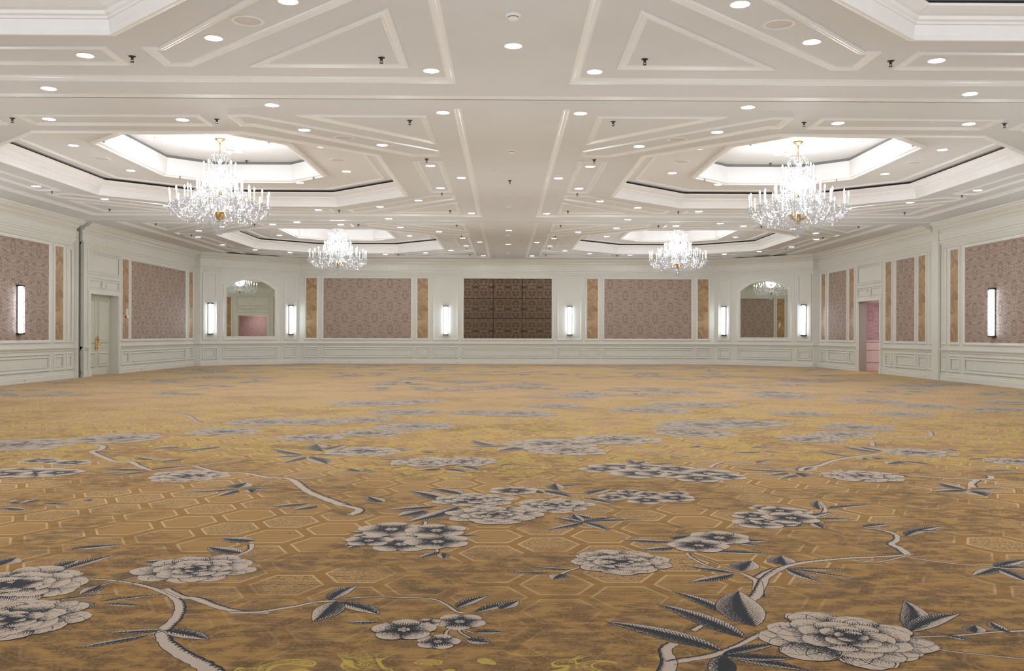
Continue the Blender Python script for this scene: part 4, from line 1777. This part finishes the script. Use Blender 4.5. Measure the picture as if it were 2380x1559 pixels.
lf(R_, (270, 620), (915, 710), .022, bend=.02)
lf(R_, (250, 590), (215, 505), .075, bend=.1)
for tx, ty in ((2420, 535), (2420, 610), (2420, 745), (1920, 682)):
    lf(R_, (2120, 610), (tx, ty), .045)
# --- blossom cluster right of the middle
for a, b, r in ((60, 80, .11), (200, 105, .16), (300, 170, .20), (120, 160, .14), (20, 215, .18), (90, 195, .12), (250, 215, .10), (-40, 150, .15), (330, 110, .13)):
    blossom(R_(a, b), r, a * .01)
for b, t_ in (((440, 160), (660, 118)), ((520, 180), (860, 178)), ((490, 205), (585, 262)), ((390, 225), (160, 245)), ((560, 90), (540, 10)), ((640, 70), (860, 70)), ((620, 85), (1060, 45))):
    lf(R_, b, t_, .045)
br(R_, ((480, 180), (600, 110), (590, 60), (560, 20)), .02, .012)
# --- peony and two blossoms, centre right
peony(M2(1020, 562), .30, 1.1, 2, z=.002)
blossom(M2(1890, 345), .19, .3, z=.002, n=6)
blossom(M2(1700, 415), .18, .9, z=.004, n=6)
for b, t_, w in (((1470, 380), (1010, 358), .05), ((1480, 430), (1190, 450), .05), ((1480, 360), (1640, 322), .06), ((1800, 468), (2370, 488), .045), ((2060, 375), (2330, 370), .045), ((2050, 390), (2240, 412), .04),
                  ((2070, 655), (1565, 588), .035), ((2010, 668), (1610, 742), .045), ((2090, 640), (2180, 548), .075), ((560, 628), (220, 600), .025), ((350, 652), (0, 650), .022), ((480, 665), (400, 715), .05)):
    lf(M2, b, t_, w)
br(M2, ((640, 610), (540, 640), (470, 672)), .008, .012)
br(M2, ((1600, 480), (1640, 520), (1800, 600), (2000, 645), (2110, 662)), .010, .010)
br(M2, ((1640, 500), (1800, 545), (2000, 630)), .006, .006)
br(M2, ((2090, 660), (2180, 700), (2230, 740), (2230, 870)), .012, .028)
br(M2, ((2230, 700), (2310, 650), (2400, 620)), .022, .026)
lf(M2, (-60, 980), (100, 905), .04)
for t_ in ((590, 130), (420, 160), (340, 272), (905, 282), (1010, 158), (1195, 186)):
    lf(M2, (670, 205), t_, .045, bend=.1)
# --- foreground stem, centre
br(M1, ((-250, 1010), (0, 1005), (200, 975), (350, 950), (520, 915), (690, 905)), .017, .011)
br(M1, ((760, 885), (1000, 872), (1300, 875), (1560, 890), (1680, 940), (1770, 1000), (1830, 1010)), .007, .010)
lf(M1, (645, 900), (890, 768), .045, bend=.16, z=.002)
lf(M1, (690, 910), (488, 1092), .066, bend=.10, z=.0024)
lf(M1, (710, 920), (1078, 1030), .052, bend=.14, z=.002)
lf(M1, (1775, 970), (2065, 858), .036, bend=.16)
lf(M1, (1940, 1005), (2320, 905), .034, bend=.06)
blossom(M1(1300, 1168), .140, .35, z=.002)
blossom(M1(1800, 1092), .115, .9, z=.003)
blossom(M1(1605, 1272), .092, .1, z=.004)
blossom(M1(1510, 1105), .06, .6, z=.001)
lf(M1, (1060, 1095), (785, 1098), .022)
lf(M1, (1930, 1185), (2205, 1186), .026)
lf(M1, (1860, 1250), (2075, 1282), .042)
br(M1, ((1670, 1210), (1690, 1170), (1770, 1150), (1920, 1190)), .008, .005)
br(M1, ((1790, 1150), (1810, 1190), (1900, 1240)), .007, .005)
# --- blossom cluster, centre left
for a, b, r in ((1190, 270, .22), (1590, 282, .20), (1350, 330, .20), (1110, 352, .15), (1280, 402, .20), (1600, 380, .20), (990, 372, .15), (950, 335, .09)):
    blossom(M1(a, b), r, a * .013, z=.001 + b * .00001)
for b, t_ in (((1000, 295), (800, 292)), ((930, 395), (755, 412)), ((900, 410), (800, 435)), ((1600, 470), (1430, 522)), ((1640, 480), (1650, 530)), ((1800, 330), (1970, 330))):
    lf(M1, b, t_, .035)
br(M1, ((1560, 430), (1600, 450), (1590, 485)), .010, .010)
br(M1, ((1480, 260), (1490, 200)), .014, .014)
# --- three peonies in the middle
lf(B_, (745, 850), (470, 774), .10, bend=-.12)
lf(B_, (845, 798), (615, 754), .08, bend=-.1)
lf(B_, (670, 880), (330, 906), .07, bend=.06)
lf(B_, (575, 910), (388, 952), .09, bend=.15)
lf(B_, (810, 885), (450, 992), .09, bend=.15)
peony(B_(920, 838), .30, .2, 3, z=.001)
peony(B_(1480, 872), .30, .8, 4, z=.001)
blossom(B_(1200, 775), .20, .4, n=6)
peony(B_(1075, 942), .335, 1.7, 5, z=.012)
for b, t_, w in (((1700, 800), (1885, 758), .07), ((1690, 825), (1905, 868), .05), ((1400, 775), (1600, 818), .08), ((1410, 790), (1310, 750), .06), ((1520, 745), (1680, 734), .05), ((1510, 770), (1490, 722), .07), ((1740, 965), (1620, 935), .06)):
    lf(B_, b, t_, w)
br(B_, ((1600, 800), (1660, 800), (1710, 790)), .012, .008)
for a, b, r in ((1940, 810, .17), (2120, 840, .16), (2310, 825, .17), (2010, 785, .12), (2140, 800, .12), (2330, 790, .10), (1880, 820, .12)):
    blossom(B_(a, b), r, a * .01)
# --- left foreground
peony(L_(130, 765), .36, .3, 6, z=.003)
peony(L_(90, 1085), .32, 1.0, 7, z=.014)
peony(L_(1750, 625), .31, .6, 8, z=.001)
for b, t_, w in (((545, 600), (690, 545), .06), ((555, 632), (1060, 488), .040), ((635, 445), (1100, 405), .05), ((2270, 370), (1975, 348), .075), ((2165, 480), (1862, 425), .075), ((0, 590), (150, 520), .08),
                  ((640, 920), (832, 965), .035), ((890, 770), (710, 850), .045), ((450, 905), (1030, 842), .018), ((900, 912), (1440, 850), .022), ((930, 935), (1275, 952), .022), ((2150, 560), (2280, 560), .05), ((1500, 545), (1250, 560), .04)):
    lf(L_, b, t_, w)
br(L_, ((690, 705), (1000, 722), (1250, 762), (1420, 812), (1560, 880), (1610, 965), (1565, 1070), (1465, 1170), (1480, 1270), (1640, 1390), (1800, 1470), (1960, 1580)), .008, .040)
br(L_, ((1480, 800), (1620, 868), (1750, 885), (1950, 960), (2150, 1002), (2400, 1012)), .026, .016)
br(L_, ((1180, 755), (1290, 720), (1500, 660), (1700, 640)), .007, .006)
br(L_, ((900, 770), (1000, 740), (1240, 690)), .006, .005)
br(L_, ((2110, 505), (2230, 450), (2240, 400)), .010, .018)
lf(L_, (1445, 1165), (955, 1190), .026, z=.002, bend=.06)
lf(L_, (1320, 1212), (668, 1326), .026, z=.002, bend=.06)
lf(L_, (1455, 1170), (1860, 1254), .046, z=.0024, bend=.10)
br(L_, ((1445, 1170), (1320, 1212)), .008, .006)
# --- middle distance, left
peony(A_(130, 455), .62, .1, 9)
for a, b, r in ((120, 640, .26), (300, 650, .30), (20, 660, .24), (420, 650, .2), (270, 565, .2), (360, 575, .13), (490, 580, .2)):
    blossom(A_(a, b), r, a * .01)
peony(A_(1300, 672), .36, .7, 10)
br(A_, ((660, 455), (715, 465), (700, 490), (640, 505), (740, 550), (800, 570), (900, 570), (960, 600), (1040, 630)), .04, .03)
br(A_, ((1330, 598), (1500, 640), (1700, 652), (1850, 680), (2010, 692), (2130, 775), (2260, 830), (2400, 880)), .02, .045)
br(A_, ((1340, 602), (1560, 572), (1720, 550)), .018, .010)
br(A_, ((2030, 692), (2150, 682), (2260, 660)), .015, .012)
br(A_, ((1800, 735), (1900, 710), (2000, 700)), .012, .012)
for b, t_, w in (((1030, 630), (690, 618), .07), ((1020, 640), (680, 672), .06), ((1050, 630), (1340, 600), .07), ((1640, 762), (1260, 785), .05), ((1640, 770), (1490, 815), .06), ((1640, 755), (1705, 718), .10), ((1660, 765), (1930, 765), .04), ((1720, 765), (1740, 790), .05),
                  ((2125, 862), (1850, 885), .06), ((2190, 880), (2015, 908), .06), ((2095, 525), (1905, 488), .10), ((2090, 530), (1880, 540), .07), ((2110, 540), (1930, 585), .07), ((2130, 540), (2260, 590), .10), ((2230, 500), (2190, 450), .14), ((2260, 490), (2390, 460), .10),
                  ((2120, 525), (2390, 530), .04), ((1240, 470), (1060, 480), .12), ((1520, 470), (1220, 500), .10), ((1280, 555), (1050, 575), .07), ((1060, 560), (950, 545), .08), ((130, 850), (50, 856), .08), ((300, 865), (470, 872), .05), ((270, 835), (130, 862), .05), ((180, 905), (10, 890), .05), ((640, 835), (580, 838), .06)):
    lf(A_, b, t_, w)
peony(A_(1850, 300), .60, .2, 11)
peony(A_(2160, 298), .55, 1.2, 12)
peony(A_(1550, 366), .50, .9, 13)
peony(A_(2150, 408), .42, .4, 14)
peony(A_(830, 412), .55, .5, 15)
br(A_, ((1200, 240), (1300, 255), (1370, 300), (1470, 318)), .05, .03)
# --- middle distance, centre
peony(B_(180, 502), .42, .3, 16)
peony(B_(620, 575), .36, .9, 17)
peony(B_(860, 572), .36, 1.9, 18, z=.006)
peony(B_(1440, 450), .52, .6, 19)
peony(B_(1570, 492), .46, 1.5, 20, z=.006)
for b, t_, w in (((1100, 470), (920, 425), .12), ((1180, 460), (850, 470), .06), ((1250, 470), (1090, 498), .16), ((470, 575), (355, 602), .09), ((480, 550), (240, 560), .05), ((690, 620), (530, 635), .09), ((720, 625), (870, 645), .08), ((840, 605), (960, 632), .08),
                  ((340, 500), (460, 480), .08), ((340, 505), (530, 490), .06), ((300, 855), (200, 815), .07), ((150, 640), (60, 620), .07), ((150, 640), (260, 640), .04), ((660, 510), (580, 500), .08), ((1110, 600), (1250, 590), .05)):
    lf(B_, b, t_, w)
br(B_, ((0, 870), (80, 885), (140, 905), (110, 930), (70, 940)), .03, .04)
peony(B_(1900, 420), .55, .3, 21)
br(B_, ((1880, 445), (2000, 465), (2150, 500), (2400, 545)), .02, .02)
for a, b, r in ((1900, 610, .26), (2080, 655, .28), (2230, 650, .26), (2120, 615, .22), (2310, 625, .22), (2030, 620, .18), (1800, 625, .2)):
    blossom(B_(a, b), r, a * .01)
for b, t_ in (((2100, 600), (2000, 560)), ((2120, 600), (2330, 585)), ((2060, 590), (2120, 570))):
    lf(B_, b, t_, .07)
for a, b, r, sd in ((520, 330, .7, 22), (200, 376, .55, 23), (480, 230, .8, 24), (200, 170, 1.0, 25), (1230, 241, .8, 26), (2150, 217, .9, 27), (180, 285, .6, 40), (930, 232, .6, 41), (520, 158, .7, 42), (2330, 180, .8, 43), (1500, 190, .7, 44), (2350, 360, .45, 45)):
    peony(B_(a, b), r * .8, a * .01, sd, lw=.008)
# --- middle distance, right
for a, b, r, sd in ((180, 318, .8, 28), (420, 310, .8, 29), (110, 378, .6, 30), (1230, 336, .6, 31), (900, 417, .50, 32), (1130, 385, .5, 33), (1640, 512, .46, 34), (1250, 672, .42, 35), (2330, 572, .36, 36), (700, 118, .9, 46), (1300, 150, .8, 47), (1700, 190, .8, 48), (2200, 212, .7, 49), (160, 180, .8, 50), (1540, 245, .6, 51), (840, 240, .6, 52), (2300, 165, .7, 53)):
    peony(C_(a, b), r * .85, a * .01, sd, lw=.006)
for a, b, r in ((60, 640, .24), (200, 655, .26), (310, 678, .2), (130, 690, .22), (190, 700, .14), (250, 660, .2), (20, 670, .2)):
    blossom(C_(a, b), r, a * .01)
br(C_, ((0, 538), (200, 568), (310, 575), (500, 570)), .022, .015)
br(C_, ((300, 575), (250, 590), (210, 612)), .02, .03)
br(C_, ((330, 580), (560, 600), (830, 632)), .018, .015)
br(C_, ((830, 638), (850, 615), (960, 600), (1060, 565), (1180, 542), (1280, 530), (1390, 515)), .03, .035)
br(C_, ((860, 650), (1100, 655), (1400, 650), (1650, 672), (1900, 690), (2130, 692), (2140, 670)), .014, .03)
br(C_, ((2060, 700), (2020, 725), (2030, 750)), .03, .035)
br(C_, ((2100, 700), (2250, 725), (2390, 745)), .02, .015)
for b, t_, w in (((760, 640), (370, 620), .07), ((740, 650), (600, 668), .06), ((830, 640), (940, 605), .10), ((800, 650), (860, 680), .10), ((800, 665), (690, 688), .06), ((1390, 500), (1260, 470), .14), ((1380, 510), (1120, 465), .10), ((1300, 545), (1260, 560), .10), ((1330, 545), (1380, 560), .10),
                  ((1190, 540), (960, 495), .06), ((1520, 570), (1430, 590), .10), ((1540, 570), (1760, 600), .08), ((1900, 490), (1790, 490), .09), ((1830, 490), (1920, 500), .06), ((1980, 765), (1720, 780), .07), ((1970, 765), (1790, 720), .09), ((2010, 775), (2120, 812), .10), ((2000, 765), (2270, 765), .05),
                  ((150, 470), (100, 465), .16), ((160, 475), (310, 490), .06), ((560, 505), (350, 508), .07), ((570, 500), (690, 512), .05), ((500, 478), (660, 472), .07), ((2100, 640), (2370, 640), .05), ((2000, 560), (2200, 550), .05), ((530, 580), (640, 562), .05), ((2020, 500), (2170, 500), .05)):
    lf(C_, b, t_, w)
br(C_, ((1600, 350), (1720, 360), (1740, 395)), .03, .03)
br(C_, ((1740, 400), (1500, 412), (1340, 412)), .03, .02)
br(C_, ((1330, 440), (1340, 465)), .03, .03)
# --- the far half of the room: the same repeat, thinning into the distance
rf = random.Random(11)
for i in range(120):
    yy = 18.5 + 19.5 * (i + rf.random()) / 120
    xx = rf.uniform(-11.3, 11.3)
    r = rf.uniform(0.32, 0.56)
    if rf.random() < 0.6:
        peony((xx, yy), r, rf.random() * 6, 100 + i, lw=.010)
    else:
        for k in range(4):
            blossom((xx + rf.uniform(-.6, .6), yy + rf.uniform(-.4, .4)), 0.28, rf.random() * 6, lw=.008)
    for k in range(3):
        a = rf.uniform(0, 2 * PI)
        leaf((xx + math.cos(a) * r, yy + math.sin(a) * r), (xx + math.cos(a) * (r + .55), yy + math.sin(a) * (r + .45)), .09, lw=.008)
    if rf.random() < 0.6:
        p = [Vector((xx, yy))]
        for k in range(4):
            p.append(p[-1] + Vector((rf.uniform(0.3, 0.7) * (1 if i % 2 else -1), rf.uniform(-.35, .35))))
        branch(p, .03, .02, lw=.008)

# the floor as one mesh: carpet ground with the woven flowers on it
base = len(cp.v)
cp.v += [(-12.3, YF - 0.1, 0), (12.3, YF - 0.1, 0), (12.3, YB + 0.1, 0), (-12.3, YB + 0.1, 0)]
cp.a += [(0, 0, 0)] * 4
cp.f.append((base, base + 1, base + 2, base + 3))
cp.mi.append(0)
keep = [i for i, f in enumerate(cp.f) if i == len(cp.f) - 1 or all(abs(cp.v[k][0]) < XW - 0.03 and YF < cp.v[k][1] < YB for k in f)]
me = bpy.data.meshes.new('floor')
me.from_pydata(cp.v, [], [cp.f[i] for i in keep])
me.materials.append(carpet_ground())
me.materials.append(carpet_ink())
me.polygons.foreach_set('material_index', [cp.mi[i] for i in keep])
ca = me.attributes.new('ink', 'FLOAT_VECTOR', 'POINT')
ca.data.foreach_set('vector', [c for a in cp.a for c in a])
me.update()
fo = bpy.data.objects.new('floor', me)
COL.objects.link(fo)
fo['kind'] = 'structure'
fo['label'] = 'gold patterned carpet with grey and cream flowers'

# ------------------------------------------------------------------ world and picture
w = bpy.data.worlds.new('world')
scene.world = w
w.use_nodes = True
bg = w.node_tree.nodes['Background']
bg.inputs[0].default_value = (0.9, 0.92, 1.0, 1)
bg.inputs[1].default_value = 1.6
scene.view_settings.view_transform = 'Standard'
scene.view_settings.look = 'None'
scene.view_settings.exposure = 0.0
scene.cycles.max_bounces = 7
scene.cycles.diffuse_bounces = 4
scene.cycles.glossy_bounces = 4
scene.cycles.transparent_max_bounces = 8
scene.cycles.sample_clamp_indirect = 4.0
scene.cycles.caustics_reflective = False
scene.cycles.caustics_refractive = False
scene.cycles.adaptive_threshold = 0.025
